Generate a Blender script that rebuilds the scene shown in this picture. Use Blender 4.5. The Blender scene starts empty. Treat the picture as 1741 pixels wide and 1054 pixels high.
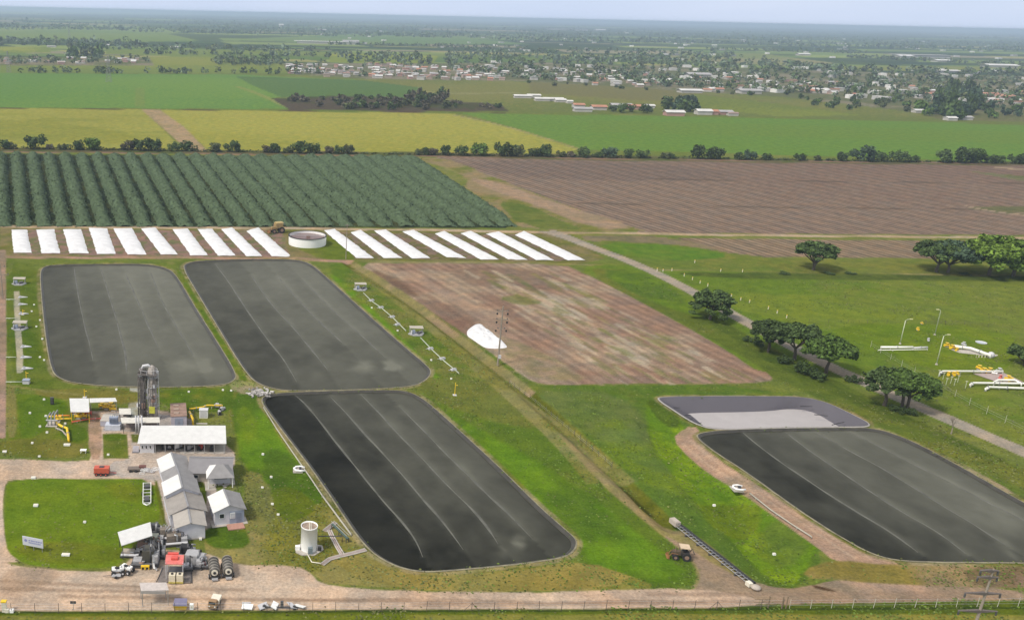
import bpy, math, random
import numpy as np
from mathutils import Vector, Matrix
random.seed(7)
SC = bpy.context.scene; COL = SC.collection
# ------------------------------------------------------------------ camera
F, CX, CY, H = 1553.0, 505.0, 527.0, 90.0
RHO = math.atan(0.022); TH = math.atan(503.9*math.cos(RHO)/F)
fw = Vector((0, math.cos(TH), -math.sin(TH))); r0 = Vector((1, 0, 0)); u0 = Vector((0, math.sin(TH), math.cos(TH)))
rt = r0*math.cos(RHO)+u0*math.sin(RHO); up = -r0*math.sin(RHO)+u0*math.cos(RHO)
cd = bpy.data.cameras.new('camera'); cam = bpy.data.objects.new('camera', cd); COL.objects.link(cam)
M = Matrix((rt, up, -fw)).transposed().to_4x4(); M.translation = (0, 0, H); cam.matrix_world = M
cd.sensor_width = 36; cd.lens = 36*F/1741; cd.shift_x = (870.5-CX)/1741; cd.clip_start = 1; cd.clip_end = 200000
SC.camera = cam

def G(px, py, z=0.0):
    "survey point of the photograph as a point of the ground (or of the level z)"
    d = fw+rt*((px-CX)/F)-up*((py-CY)/F)
    t = (z-H)/d.z
    return Vector((d.x*t, d.y*t, z))
def sc_at(p):  # photo pixels per metre across
    return F/max(1, (Vector((p[0], p[1], p[2] if len(p) > 2 else 0))-Vector((0, 0, H))).dot(fw))

# ------------------------------------------------------------------ materials
def lin(c): return tuple(((x/255)/12.92 if x/255 <= .04045 else ((x/255+.055)/1.055)**2.4) for x in c)
K = 0.62
def A(r, g, b, k=None):
    return tuple(min(.9, x*(K if k is None else k)) for x in lin((r, g, b)))
MATS = {}
def mat(name, col, rough=.75, metal=0, var=.18, scale=1.5, bump=0, bscale=8, spec=.4, island=False):
    if name in MATS: return MATS[name]
    m = bpy.data.materials.new(name); m.use_nodes = True; nt = m.node_tree; N = nt.nodes; L = nt.links
    b = N['Principled BSDF']; b.inputs['Roughness'].default_value = rough; b.inputs['Metallic'].default_value = metal
    b.inputs['Specular IOR Level'].default_value = spec
    tc = N.new('ShaderNodeTexCoord')
    n = N.new('ShaderNodeTexNoise'); n.inputs['Scale'].default_value = scale; n.inputs['Detail'].default_value = 5; n.inputs['Roughness'].default_value = .65
    L.new(tc.outputs['Object'], n.inputs['Vector'])
    mr = N.new('ShaderNodeMapRange'); mr.inputs[1].default_value = .25; mr.inputs[2].default_value = .75
    mr.inputs[3].default_value = 1-var; mr.inputs[4].default_value = 1+var
    L.new(n.outputs['Fac'], mr.inputs[0])
    mx = N.new('ShaderNodeVectorMath'); mx.operation = 'SCALE'; mx.inputs[0].default_value = col[:3]
    L.new(mr.outputs[0], mx.inputs['Scale']); out = mx.outputs[0]
    if island:
        gi = N.new('ShaderNodeNewGeometry'); m2 = N.new('ShaderNodeMapRange'); m2.inputs[3].default_value = .55; m2.inputs[4].default_value = 1.6
        L.new(gi.outputs['Random Per Island'], m2.inputs[0]); m3 = N.new('ShaderNodeVectorMath'); m3.operation = 'SCALE'
        L.new(out, m3.inputs[0]); L.new(m2.outputs[0], m3.inputs['Scale']); out = m3.outputs[0]
        oi = N.new('ShaderNodeObjectInfo'); m4 = N.new('ShaderNodeMapRange'); m4.inputs[3].default_value = .75; m4.inputs[4].default_value = 1.25
        L.new(oi.outputs['Random'], m4.inputs[0]); m5 = N.new('ShaderNodeVectorMath'); m5.operation = 'SCALE'
        L.new(out, m5.inputs[0]); L.new(m4.outputs[0], m5.inputs['Scale']); out = m5.outputs[0]
    L.new(out, b.inputs['Base Color'])
    if bump:
        n2 = N.new('ShaderNodeTexNoise'); n2.inputs['Scale'].default_value = bscale; n2.inputs['Detail'].default_value = 6
        L.new(tc.outputs['Object'], n2.inputs['Vector'])
        bp = N.new('ShaderNodeBump'); bp.inputs['Distance'].default_value = bump; bp.inputs['Strength'].default_value = 1
        L.new(n2.outputs['Fac'], bp.inputs['Height']); L.new(bp.outputs[0], b.inputs['Normal'])
    MATS[name] = m
    return m
def corr(name, col, ax=0, rough=.5, sc=12, metal=.0, var=.12):
    "painted corrugated sheet: ribs as bump across one axis, streaky weathering"
    if name in MATS: return MATS[name]
    m = mat(name, col, rough, metal, var, .7); nt = m.node_tree; N = nt.nodes; L = nt.links
    tc = N.new('ShaderNodeTexCoord'); w = N.new('ShaderNodeTexWave'); w.bands_direction = 'XYZ'[ax]; w.inputs['Scale'].default_value = sc/6.28*2
    L.new(tc.outputs['Object'], w.inputs['Vector']); bp = N.new('ShaderNodeBump'); bp.inputs['Distance'].default_value = .04
    L.new(w.outputs['Fac'], bp.inputs['Height']); L.new(bp.outputs[0], N['Principled BSDF'].inputs['Normal'])
    return m
WHITE = mat('white_paint', (.86, .86, .84), .45, 0, .05, .8)
CREAM = mat('cream_paint', (.70, .66, .55), .5, 0, .1, 1)
GREY = mat('grey_paint', (.36, .36, .37), .55, 0, .15)
LGREY = mat('pale_grey_paint', (.55, .55, .57), .55, 0, .12)
DGREY = mat('dark_grey_steel', (.09, .09, .095), .5, .3, .3)
BLACK = mat('black_rubber', (.025, .025, .027), .7, 0, .2)
STEEL = mat('galvanised_steel', (.40, .41, .42), .4, .5, .2)
YEL = mat('yellow_paint', (.78, .52, .03), .45, 0, .1)
RED = mat('red_paint', (.60, .09, .07), .45, 0, .15)
PINKRED = mat('faded_red_sheet', (.62, .17, .15), .6, 0, .2)
ORNG = mat('orange_paint', (.75, .25, .04), .5, 0, .15)
CONC = mat('concrete', (.42, .39, .35), .9, 0, .18, .8, .01)
RUST = mat('rusty_sheet', (.26, .17, .13), .8, 0, .35, 1.2, .01)
WOOD = mat('weathered_wood', (.20, .15, .10), .9, 0, .3, 3)
POLE = mat('grey_pole_wood', (.27, .23, .19), .9, 0, .25, 3)
BLUE = mat('blue_grey_paint', (.27, .31, .40), .5, 0, .1)
TAN = mat('tan_sheet', (.42, .37, .32), .7, 0, .15)
GLASS = mat('dark_glass', (.03, .035, .04), .12, 0, .1)
BARK = mat('bark', (.10, .08, .06), .95, 0, .3, 4, .03, 12)
BARKP = mat('pale_bark', (.26, .22, .18), .95, 0, .3, 4)
ROOFW = corr('white_roof_sheet', (.84, .84, .82), 0, .5, var=.10)
ROOFG = corr('grey_roof_sheet', (.33, .32, .32), 1, .55, var=.18)
ROOFT = corr('tan_grey_roof_sheet', (.38, .35, .32), 1, .6, var=.18)
ROOFL = corr('pale_tan_roof_sheet', (.52, .48, .43), 1, .6)
WALLL = mat('lilac_white_wall', (.55, .55, .60), .8, 0, .16, .6)
PLAST = mat('white_plastic_sheet', (.66, .66, .665), .45, 0, .16, .35, .22, 1.1)

# ------------------------------------------------------------------ mesh helper
class MB:
    def __init__(s): s.v = []; s.f = []
    def add(s, vs, fs):
        n = len(s.v); s.v += [tuple(p) for p in vs]; s.f += [tuple(i+n for i in f) for f in fs]; return s
    def box(s, c, d, rz=0, tilt=0):
        x, y, z = d[0]/2, d[1]/2, d[2]/2; vs = []
        for k in (-z, z):
            for a, b in ((-x, -y), (x, -y), (x, y), (-x, y)):
                p = Vector((a, b, k))
                if tilt: p.rotate(Matrix.Rotation(tilt, 3, 'X'))
                if rz: p.rotate(Matrix.Rotation(rz, 3, 'Z'))
                vs.append(p+Vector(c))
        return s.add(vs, [(3, 2, 1, 0), (4, 5, 6, 7), (0, 1, 5, 4), (1, 2, 6, 5), (2, 3, 7, 6), (3, 0, 4, 7)])
    def tube(s, pts, r, n=8, r1=None, cap=True):
        pts = [Vector(p) for p in pts]; N = len(pts); vs = []; fs = []
        for i, p in enumerate(pts):
            t = (pts[min(i+1, N-1)]-pts[max(i-1, 0)])
            t = t.normalized() if t.length > 1e-6 else Vector((0, 0, 1))
            a = t.cross(Vector((0, 0, 1)) if abs(t.z) < .95 else Vector((1, 0, 0))).normalized(); b = t.cross(a)
            rr = r if r1 is None else r+(r1-r)*i/(N-1)
            for k in range(n):
                q = 2*math.pi*k/n; vs.append(p+a*(rr*math.cos(q))+b*(rr*math.sin(q)))
        for i in range(N-1):
            for k in range(n):
                k2 = (k+1) % n; fs.append((i*n+k, i*n+k2, (i+1)*n+k2, (i+1)*n+k))
        if cap: fs += [tuple(range(n))[::-1], tuple((N-1)*n+k for k in range(n))]
        return s.add(vs, fs)
    def lathe(s, prof, c=(0, 0, 0), n=24, cap=True):
        vs = []; fs = []
        for r, z in prof:
            for k in range(n):
                q = 2*math.pi*k/n; vs.append((c[0]+r*math.cos(q), c[1]+r*math.sin(q), c[2]+z))
        for i in range(len(prof)-1):
            for k in range(n):
                k2 = (k+1) % n; fs.append((i*n+k, i*n+k2, (i+1)*n+k2, (i+1)*n+k))
        if cap: fs += [tuple(range(n))[::-1], tuple((len(prof)-1)*n+k for k in range(n))]
        return s.add(vs, fs)
    def prism(s, pts, z0, z1):
        n = len(pts); vs = [(p[0], p[1], z0) for p in pts]+[(p[0], p[1], z1) for p in pts]
        return s.add(vs, [tuple(range(n))[::-1], tuple(range(n, 2*n))]+[(i, (i+1) % n, n+(i+1) % n, n+i) for i in range(n)])
    def slab(s, q, t):
        "quad of 4 corners thickened downward"
        q = [Vector(p) for p in q]; return s.add(q+[p-Vector((0, 0, t)) for p in q], [(0, 1, 2, 3), (7, 6, 5, 4), (0, 4, 5, 1), (1, 5, 6, 2), (2, 6, 7, 3), (3, 7, 4, 0)])
    def build(s, name, m, parent=None, smooth=False):
        me = bpy.data.meshes.new(name); me.from_pydata(s.v, [], s.f)
        if smooth: me.shade_smooth()
        me.materials.append(m); me.update()
        o = bpy.data.objects.new(name, me); COL.objects.link(o)
        if parent: o.parent = parent
        return o
def tag(o, label, cat, group=None, kind=None):
    if label: o['label'] = label
    if label and len(label.split()) > 16: print('LONGLABEL', label)
    if cat: o['category'] = cat
    if group: o['group'] = group
    if kind: o['kind'] = kind
    return o
def thing(name, label, cat, loc, rz=0, group=None):
    o = bpy.data.objects.new(name, None); COL.objects.link(o); o.location = loc; o.rotation_euler = (0, 0, rz)
    return tag(o, label, cat, group)
def dup(o, loc, rz=0, scale=None, label=None, parent=None):
    c = o.copy(); COL.objects.link(c)
    if parent is None: c.location = loc; c.rotation_euler = (0, 0, rz)
    else: c.parent = parent
    if scale: c.scale = scale if isinstance(scale, tuple) else (scale,)*3
    if label: c['label'] = label
    for ch in [x for x in COL.objects if x.parent == o] if o in HASKIDS else []:
        k = dup(ch, None, parent=c); k.parent = c
    return c
HASKIDS = set()
def ordi(n):
    s = 'first second third fourth fifth sixth seventh eighth ninth tenth eleventh twelfth'.split()
    if n <= 12: return s[n-1]
    return f"{n}{'th' if 10 < n % 100 < 14 else {1:'st',2:'nd',3:'rd'}.get(n%10,'th')}"
def chaikin(p, k=2, closed=True):
    p = np.array([(q[0], q[1]) for q in p], float)
    for _ in range(k):
        if closed: a, b = p, np.roll(p, -1, 0)
        else: a, b = p[:-1], p[1:]
        q = np.empty((2*len(a), 2)); q[0::2] = .75*a+.25*b; q[1::2] = .25*a+.75*b
        p = q if closed else np.vstack([p[:1], q, p[-1:]])
    return p
def resample(p, n, closed=True):
    p = np.array(p, float)
    if closed: p = np.vstack([p, p[:1]])
    L = np.r_[0, np.cumsum(np.hypot(*np.diff(p, axis=0).T))]
    t = np.linspace(0, L[-1], n+1 if closed else n)
    if closed: t = t[:-1]
    return np.c_[np.interp(t, L, p[:, 0]), np.interp(t, L, p[:, 1])]
def hsh(i, j, s):
    n = (i*374761393+j*668265263+s*974634777) & 0xffffffff
    n = ((n ^ (n >> 13))*1274126177) & 0xffffffff
    return ((n ^ (n >> 16)) & 0xffff)/65535.0
def vn(x, y, s=0):
    x = np.asarray(x, float); y = np.asarray(y, float)
    xi = np.floor(x).astype(np.int64); yi = np.floor(y).astype(np.int64); fx = x-xi; fy = y-yi
    fx = fx*fx*(3-2*fx); fy = fy*fy*(3-2*fy)
    a = hsh(xi, yi, s); b = hsh(xi+1, yi, s); c = hsh(xi, yi+1, s); d = hsh(xi+1, yi+1, s)
    return (a+(b-a)*fx)*(1-fy)+(c+(d-c)*fx)*fy
def fbm(x, y, s=0, o=4):
    t = 0; a = .5; w = 0
    for k in range(o): t = t+a*vn(x*2**k+17*k, y*2**k-9*k, s+k); w += a; a *= .55
    return t/w
EXPO = 0.58; HAZE = 1.25e-4
# ------------------------------------------------------------------ lagoon outlines (survey points)
P1 = [(68,462),(75,453),(100,450),(180,449),(250,449),(285,456),(300,468),(330,520),(365,575),(402,635),(398,648),(375,655),(300,658),(200,657),(130,652),(100,643),(88,630),(80,590),(74,540),(70,495)]
P2 = [(310,455),(318,447),(345,443),(420,441),(500,441),(525,447),(545,462),(590,503),(640,548),(690,592),(730,625),(733,635),(722,648),(700,657),(640,661),(550,664),(480,664),(445,655),(425,642),(400,605),(370,555),(340,505)]
P3 = [(442,680),(455,670),(490,667),(560,665),(640,663),(690,664),(715,675),(740,695),(790,740),(850,795),(910,855),(960,900),(979,915),(980,930),(965,945),(930,952),(850,962),(760,970),(720,972),(680,965),(640,945),(615,920),(590,885),(560,840),(525,790),(490,745),(460,705)]
P4 = [(1183,743),(1190,736),(1230,731),(1330,728),(1440,727),(1490,728),(1540,745),(1600,775),(1680,820),(1750,860),(1820,898),(1890,940),(1880,955),(1820,958),(1700,956),(1560,955),(1510,950),(1470,936),(1400,895),(1330,847),(1270,803),(1215,768)]
P5 = [(1117,679),(1125,675),(1200,674),(1300,674),(1365,675),(1405,684),(1445,703),(1488,725),(1440,726),(1330,727),(1215,731),(1180,720),(1148,699)]
def W(pts, k=2): return chaikin([G(*p)[:2] for p in pts], k)
LAG = [resample(W(p), 260) for p in (P1, P2, P3, P4, P5)]

# ------------------------------------------------------------------ ground: one relief grid, split into named sheets
ds = np.r_[np.arange(1180, 130, -2.0), np.arange(130, 46, -1.0), np.arange(46, 5, -.6)]
Y = np.array([G(CX, 23.1+d).y for d in ds]); T = np.arange(-.56, 1.16, 2/F)
X = Y[:, None]*T[None, :]; Yg = np.repeat(Y[:, None], len(T), 1)
nr, nc = X.shape; xf = X.ravel(); yf = Yg.ravel()
pxm = F/np.maximum(30, (yf*fw.y-H*fw.z))        # photo px per metre at each vertex
def sdist(poly, x, y):
    p = np.array(poly); q = np.roll(p, -1, 0); d2 = np.full(x.shape, 1e18); ins = np.zeros(x.shape, bool)
    for (ax, ay), (bx, by) in zip(p, q):
        ex, ey = bx-ax, by-ay; l = ex*ex+ey*ey+1e-9
        t = np.clip(((x-ax)*ex+(y-ay)*ey)/l, 0, 1)
        np.minimum(d2, (x-ax-t*ex)**2+(y-ay-t*ey)**2, out=d2)
        c = (ay > y) != (by > y)
        ins ^= c & (x < (bx-ax)*(y-ay)/(by-ay+1e-12)+ax)
    return np.where(ins, 1, -1)*np.sqrt(d2)
N1 = fbm(xf/3, yf/3, 1, 3); N2 = fbm(xf/14, yf/14, 11, 4); N3 = fbm(xf/55, yf/55, 21, 4); N4 = fbm(xf/400, yf/400, 31, 4)
NN = {1: N1, 2: N2, 3: N3, 4: N4}
def C2(c):
    v = np.array(lin(c))*K
    return v*(1.06, .97, .86) if c[1] > c[0] and c[1] > c[2] else v*(1.03, 1.06, 1.10) if c[0]-c[2] < 70 and c[0] > 115 else v
base = C2((112, 130, 62)); col = np.zeros((len(xf), 3)); col[:] = base
def smooth(v, a, b): t = np.clip((v-a)/(b-a), 0, 1); return t*t*(3-2*t)
plow = np.zeros(len(xf)); reg = np.zeros(len(xf), np.int32); NAMES = ['ground']
def mixin(c, w): col[:] = col*(1-w[:, None])+np.array(c)*w[:, None]
# base grass: patches of dry, olive and bright green
mixin(C2((132, 138, 78)), smooth(N3, .5, .75)*.7); mixin(C2((88, 118, 38)), smooth(N2, .5, .75)*.55); mixin(C2((150, 140, 95)), smooth(N1*.5+N2*.5, .58, .8)*.5)
def region(name, pts, c, c2=None, ns=2, soft=1.6, warp=2.0, pl=0, amt=1.0, world=False, k=1, thr=(.42, .62), ctr=None):
    "lay one kind of ground over what is there: colour c with patches of c2"
    w = np.array(pts) if world else W(pts, k) if k else np.array([G(*p)[:2] for p in pts])
    lo = w.min(0); hi = w.max(0); mg = max(6, .04*(hi-lo).max())
    ix = np.nonzero((xf > lo[0]-mg) & (xf < hi[0]+mg) & (yf > lo[1]-mg) & (yf < hi[1]+mg))[0]
    if not len(ix): return
    sd = sdist(w, xf[ix], yf[ix])*pxm[ix]
    sd = sd+((N1[ix]-.5)*.8+(N2[ix]-.5)*1.4)*2*warp
    m = smooth(sd, -soft, soft)*amt
    cc = np.array(C2(c))[None, :].repeat(len(ix), 0)
    if c2 is not None:
        q = smooth(NN[ns][ix]*.75+N1[ix]*.25, *thr)[:, None]; cc = cc*(1-q)+C2(c2)*q
    col[ix] = col[ix]*(1-m[:, None])+cc*m[:, None]
    plow[ix] = plow[ix]*(1-m)+pl*m
    if name:
        if name not in NAMES: NAMES.append(name)
        reg[ix[sd > 0]] = NAMES.index(name)
def strip(name, pts, wd, c, c2=None, soft=1.3, warp=1.2, **kw):
    "a track: a line of survey points with a width in metres"
    p = np.array([G(*q)[:2] for q in pts]); p = chaikin(p, 2, False)
    t = np.gradient(p, axis=0); t /= np.hypot(t[:, 0], t[:, 1])[:, None]; n = np.c_[-t[:, 1], t[:, 0]]
    wv = np.interp(np.linspace(0, 1, len(p)), np.linspace(0, 1, len(wd)), wd)[:, None] if hasattr(wd, '__len__') else wd
    region(name, np.vstack([p+n*wv/2, (p-n*wv/2)[::-1]]), c, c2, world=True, soft=soft, warp=warp, **kw)
OUT = 90
# ---- far country, from the horizon forward
region('far_plain', [(-900,-3),(0,14),(870,33.5),(1741,53),(2700,76),(2700,150),(-900,110)], (62,84,62), (84,104,66), 4, k=0, warp=.5, thr=(.4,.6))
rr = random.Random(5)
for i in range(210):                       # parcels of the far plain
    y = 23+rr.uniform(.05, 1)**1.7*85; x = rr.uniform(-300, 2050); yy = y+.022*(x-CX); w = rr.uniform(60, 330)*(.5+y/110); h = rr.uniform(.8, 3.6)*(y-18)/38
    c = rr.choice([(132,158,90),(142,164,98),(116,144,84),(164,168,110),(160,150,122),(96,126,78),(150,172,100),(84,108,74)])
    region(None, [(x, yy), (x+w, yy+.02*w), (x+w*1.15, yy+.02*w+h), (x+w*.1, yy+h)], c, ns=4, soft=.6, warp=.3, k=0, amt=.85)
region('crop_field', [(-300,56),(60,48),(180,42),(330,52),(290,58),(100,55)], (122,148,84), (132,152,90), 4, k=0, warp=.4)
region('crop_field', [(-300,60),(100,51),(280,57),(340,70),(230,72),(100,66)], (114,142,76), (124,148,80), 4, k=0, warp=.4)
region('crop_field', [(420,66),(620,58),(850,70),(900,76),(640,76),(500,73)], (108,140,86), (118,144,88), 4, k=0, warp=.4)
region('crop_field', [(-300,80),(86,80),(86,90),(-300,92)], (118,140,60), (150,160,70), 3, k=0, warp=.3)
region('crop_field', [(180,80),(500,88),(900,95),(1160,98),(1160,104),(700,104),(380,100),(180,92)], (122,142,74), (98,128,66), 4, k=0, warp=.8)
region('crop_field', [(560,92),(745,96),(735,110),(560,106)], (148,160,64), (130,150,62), 4, k=0, warp=.5)
region('crop_field', [(1140,90),(1300,92),(1420,108),(1330,113),(1140,101)], (126,144,84), (150,144,100), 4, k=0, warp=.4)
region('crop_field', [(1400,112),(1741,114),(2100,122),(2100,128),(1741,124),(1440,120)], (134,146,80), (120,138,76), 4, k=0, warp=.4)
region('grass_field', [(-300,107),(380,101),(480,110),(560,126),(380,125),(-300,125)], (118,140,72), (136,148,72), 4, k=0, warp=.5)
region('grass_field', [(250,97),(360,97),(380,112),(260,112)], (138,150,72), (120,142,70), 4, k=0, warp=.5)
region('village_ground', [(480,108),(760,108),(900,106),(1320,118),(1741,130),(2200,142),(2200,215),(1741,200),(1560,192),(1330,165),(1090,152),(870,138),(640,136),(490,126)], (106,116,84), (140,132,108), 3, k=0, warp=2, thr=(.45,.6))
region('village_ground', [(-50,97),(255,98),(262,112),(-50,112)], (104,116,76), (140,130,104), 3, k=0, warp=1)
region('grass_field', [(640,135),(870,139),(1090,152),(1330,166),(1560,193),(1741,202),(2300,225),(2300,245),(1741,218),(1310,200),(860,191),(700,165),(660,150)], (110,126,68), (128,134,80), 4, k=0, warp=1)
region('grass_field', [(900,140),(1100,150),(1320,175),(1100,172),(900,158)], (104,112,76), (122,124,84), 4, k=0, warp=3, soft=4)
region('grass_field', [(1560,192),(1741,190),(2000,200),(2000,215),(1741,208),(1600,204)], (120,116,80), (96,110,64), 4, k=0, warp=2, soft=3)
strip(None, [(590,140),(660,150),(760,160),(880,158)], 14, (152,146,104), warp=1, amt=.7)
region('grass_field', [(1180,160),(1320,176),(1460,196),(1330,199),(1250,190),(1180,180)], (126,142,66), (112,130,64), 4, k=0, warp=1)
region('crop_field', [(-400,126),(0,125),(400,127),(620,137),(720,150),(690,166),(470,166),(492,186),(0,183),(-400,182)], (104,146,74), (114,152,74), 4, k=0, warp=.7, soft=1)
region('crop_field', [(400,130),(620,137),(720,150),(690,168),(480,166),(430,146)], (88,122,74), (94,126,74), 4, k=0, warp=.7, soft=1.5)
strip(None, [(402,147),(440,160),(490,183)], 7, (138,152,88), warp=.6)
strip(None, [(238,150),(238,183)], 10, (126,146,80), warp=.6, amt=.6)
region('scrub_ground', [(462,168),(560,164),(720,168),(850,178),(866,190),(700,190),(492,187)], (92,82,68), (78,86,56), 3, k=0, warp=1.5)
# ---- yellow and green fields in the middle distance
region('crop_field', [(-500,184),(0,184),(243,187),(303,246),(360,251),(340,258),(0,254),(-500,250)], (168,167,82), (152,158,78), 4, k=0, warp=.7, soft=1.2, thr=(.4,.65))
region(None, [(-500,200),(80,205),(190,222),(270,240),(180,245),(0,238),(-500,236)], (118,136,66), (146,152,66), 4, k=0, warp=5, soft=9, amt=.6)
region('crop_field', [(272,187),(520,190),(770,194),(880,220),(990,252),(960,262),(560,260),(356,256)], (170,168,80), (154,160,76), 4, k=0, warp=.7, soft=1.2)
for i in range(26): 
    x = rr.uniform(-100, 850); y = rr.uniform(190, 244); region(None, [(x,y),(x+rr.uniform(60,160),y-.5),(x+rr.uniform(90,190),y+2.2),(x+20,y+2.6)], rr.choice([(128,142,64),(168,164,80),(134,146,64)]), ns=4, warp=1.2, soft=2, amt=.5) if x+150 < 850 else None
region('dirt_road', [(240,186),(270,186),(312,215),(352,256),(318,256),(290,230)], (178,152,118), (158,140,100), 2, k=0, warp=1.5, soft=2)
region('crop_field', [(786,193),(1000,196),(1400,203),(1741,213),(2500,236),(2500,300),(1741,276),(1480,268),(985,254),(880,219)], (106,144,64), (116,150,66), 4, k=0, warp=.7, soft=1.2)
region(None, [(1000,205),(1300,212),(1741,225),(1900,250),(1400,235),(1000,225)], (112,140,62), None, k=0, warp=5, soft=10, amt=.45)
strip('dirt_road', [(770,196),(850,212),(930,236),(985,254)], 4.5, (166,154,104), (140,140,80), warp=.8)
strip(None, [(-300,183.5),(0,184),(240,186.5),(500,189),(860,193)], 4, (96,82,58), warp=.4)
# ---- hedge line soil and farm tracks
region('field_verge', [(-500,249),(0,252),(350,256),(700,259),(990,263),(1250,270),(1741,276),(2500,298),(2500,305),(1741,284),(1250,277),(700,267),(0,259),(-500,256)], (110,102,72), (92,104,60), 2, k=0, warp=1.2)
strip('dirt_road', [(-300,257.5),(0,258.5),(350,262),(700,266),(1180,272.5),(1741,279)], 3.4, (148,120,100), warp=.6)
# ---- plantation ground, ploughed fields
region('plantation_soil', [(-400,262),(0,262),(690,269),(868,384),(860,388),(0,385),(-400,384)], (52,66,48), (70,80,52), 2, k=0, warp=1)
region('ploughed_field', [(742,268),(1200,276),(1741,282),(2500,300),(2500,420),(1741,400),(1090,396),(1040,378),(900,325)], (134,112,98), (142,122,106), 4, k=0, warp=1, pl=1, thr=(.4,.6))
region(None, [(770,272),(1100,276),(1300,300),(1050,310),(860,300)], (122,106,96), None, warp=6, soft=14, amt=.6, pl=1)
region('dry_verge', [(700,268),(765,271),(900,325),(1045,380),(1100,393),(960,394),(880,385),(800,325)], (152,134,98), (120,128,66), 2, k=0, warp=2.5)
region('grass_field', [(705,270),(760,285),(800,305),(790,322),(740,298)], (118,132,66), (142,138,88), 2, warp=4, soft=4)
region('grass_field', [(840,340),(900,350),(960,378),(1000,392),(890,388)], (112,126,64), (96,118,54), 2, warp=2)
region('dirt_road', [(790,300),(850,310),(960,350),(1090,388),(1010,390),(900,345),(830,322)], (170,144,118), (156,136,108), 2, warp=3, soft=4)
for yy, a, b in ((300,880,1741), (345,980,1741)):
    strip(None, [(a,yy),(1200,yy+7),(b+200,yy+14)], 2.0, (92,82,70), warp=.6, amt=.7, pl=.6)
region('grass_field', [(1640,290),(1741,300),(1900,306),(1900,316),(1741,309),(1670,296)], (120,118,84), (104,112,66), 2, warp=2)
region('grass_field', [(1630,352),(1741,350),(1900,355),(1900,372),(1741,366),(1690,362)], (112,112,78), (150,130,108), 2, warp=2)
strip(None, [(1640,350),(1700,362),(1800,371)], 3, (172,150,126), warp=1)
strip(None, [(1690,285),(1800,292)], 8, (170,148,122), warp=1)
region('ploughed_field', [(1150,404),(1330,407),(1741,411),(2300,420),(2300,452),(1741,444),(1560,439),(1300,437),(1200,425)], (136,114,96), (146,126,104), 3, k=0, warp=1, pl=1)
region('bare_soil', [(985,399),(1150,403),(1240,430),(1190,428),(1000,412)], (124,116,84), (138,124,96), 2, warp=2)
region('grass_field', [(990,408),(1130,414),(1230,428),(1300,440),(1741,446),(2300,456),(2300,470),(1741,466),(1280,462),(1100,452),(1060,440)], (106,128,56), (122,132,66), 3, warp=2)
region('grass_field', [(1010,412),(1150,416),(1260,436),(1150,444),(1060,436)], (92,132,46), (104,134,50), 2, warp=2, soft=3)
# ---- strips yard
region('storage_yard', [(0,384),(960,395),(1030,440),(990,448),(600,443),(0,436)], (116,122,64), (136,124,84), 2, k=0, warp=1)
region('bare_soil', [(24,390),(480,392),(492,438),(24,433)], (150,122,108), (120,118,82), 1, k=0, warp=1.5, thr=(.45,.6))
region('bare_soil', [(555,396),(900,398),(1000,444),(600,440)], (138,118,102), (112,114,76), 1, k=0, warp=1.5, thr=(.42,.6))
region('grass_field', [(496,392),(560,398),(612,440),(580,446),(520,432),(490,408)], (104,124,44), (112,126,56), 2, warp=1)
strip('dirt_road', [(-200,384),(0,386),(300,387),(480,388),(700,391),(960,395.5),(1250,400),(1741,404.5),(2200,409)], 4.2, (196,172,142), (176,154,122), warp=.7, soft=1)
strip('dirt_road', [(-100,437),(0,437.5),(300,438),(480,440),(602,444)], 3.6, (178,144,124), (160,134,106), warp=.9)
strip('dirt_road', [(600,445),(800,446),(1000,449),(1130,461),(1400,466),(1741,468)], 2.6, (158,146,100), (124,130,72), warp=1, amt=.8)
# ---- middle brown field
region('bare_field', [(604,449),(700,446),(960,449),(985,462),(1060,495),(1150,545),(1230,590),(1300,622),(1316,638),(1308,650),(1200,653),(1050,652),(945,655),(905,650),(868,622),(800,575),(720,520),(650,478)], (154,126,108), (172,150,126), 2, warp=3.2, soft=3, thr=(.38,.66), pl=.5)
region(None, [(760,455),(900,455),(1000,490),(880,500),(790,480)], (122,98,84), None, warp=7, soft=10, amt=.6)
region(None, [(620,455),(690,480),(720,510),(660,490)], (106,84,70), None, warp=4, soft=6, amt=.7)
region(None, [(690,505),(780,520),(830,560),(800,575),(740,540)], (120,92,80), None, warp=5, soft=8, amt=.6)
for i in range(620):                           # patchy dry stubble rows with weeds on the right half
    x = rr.uniform(640, 1280); y = rr.uniform(458, 645)
    if x < 640+(y-450)*1.45 or x > 950+(y-470)*1.85: continue
    east = x > 760+(y-450)*1.4
    if not east and rr.random() < .6: continue
    s = (y-12)/x*1.05; l = rr.uniform(12, 52); k = rr.uniform(2, 6); region(None, [(x,y),(x+l,y+l*s),(x+l+k*2,y+l*s),(x+k*2.4,y+k*.1)], rr.choice([(124,128,76),(192,174,148),(186,166,142),(118,118,78),(200,184,160),(128,130,80),(122,130,74)] if east else [(132,106,90),(170,144,122),(140,112,96)]), warp=3, soft=2.6, amt=.55)
strip(None, [(690,460),(760,500),(850,560),(950,640)], 5, (170,142,122), warp=2, soft=3, amt=.5)
strip(None, [(640,452),(720,480),(850,540)], 4, (176,148,126), warp=2, soft=3, amt=.5)
region(None, [(840,505),(880,500),(930,515),(880,520)], (112,126,66), None, warp=4, soft=4, amt=.7)
region(None, [(840,570),(900,585),(960,620),(1010,650),(900,645),(860,610)], (132,130,84), (160,140,110), 1, warp=5, soft=6, amt=.5)
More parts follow.
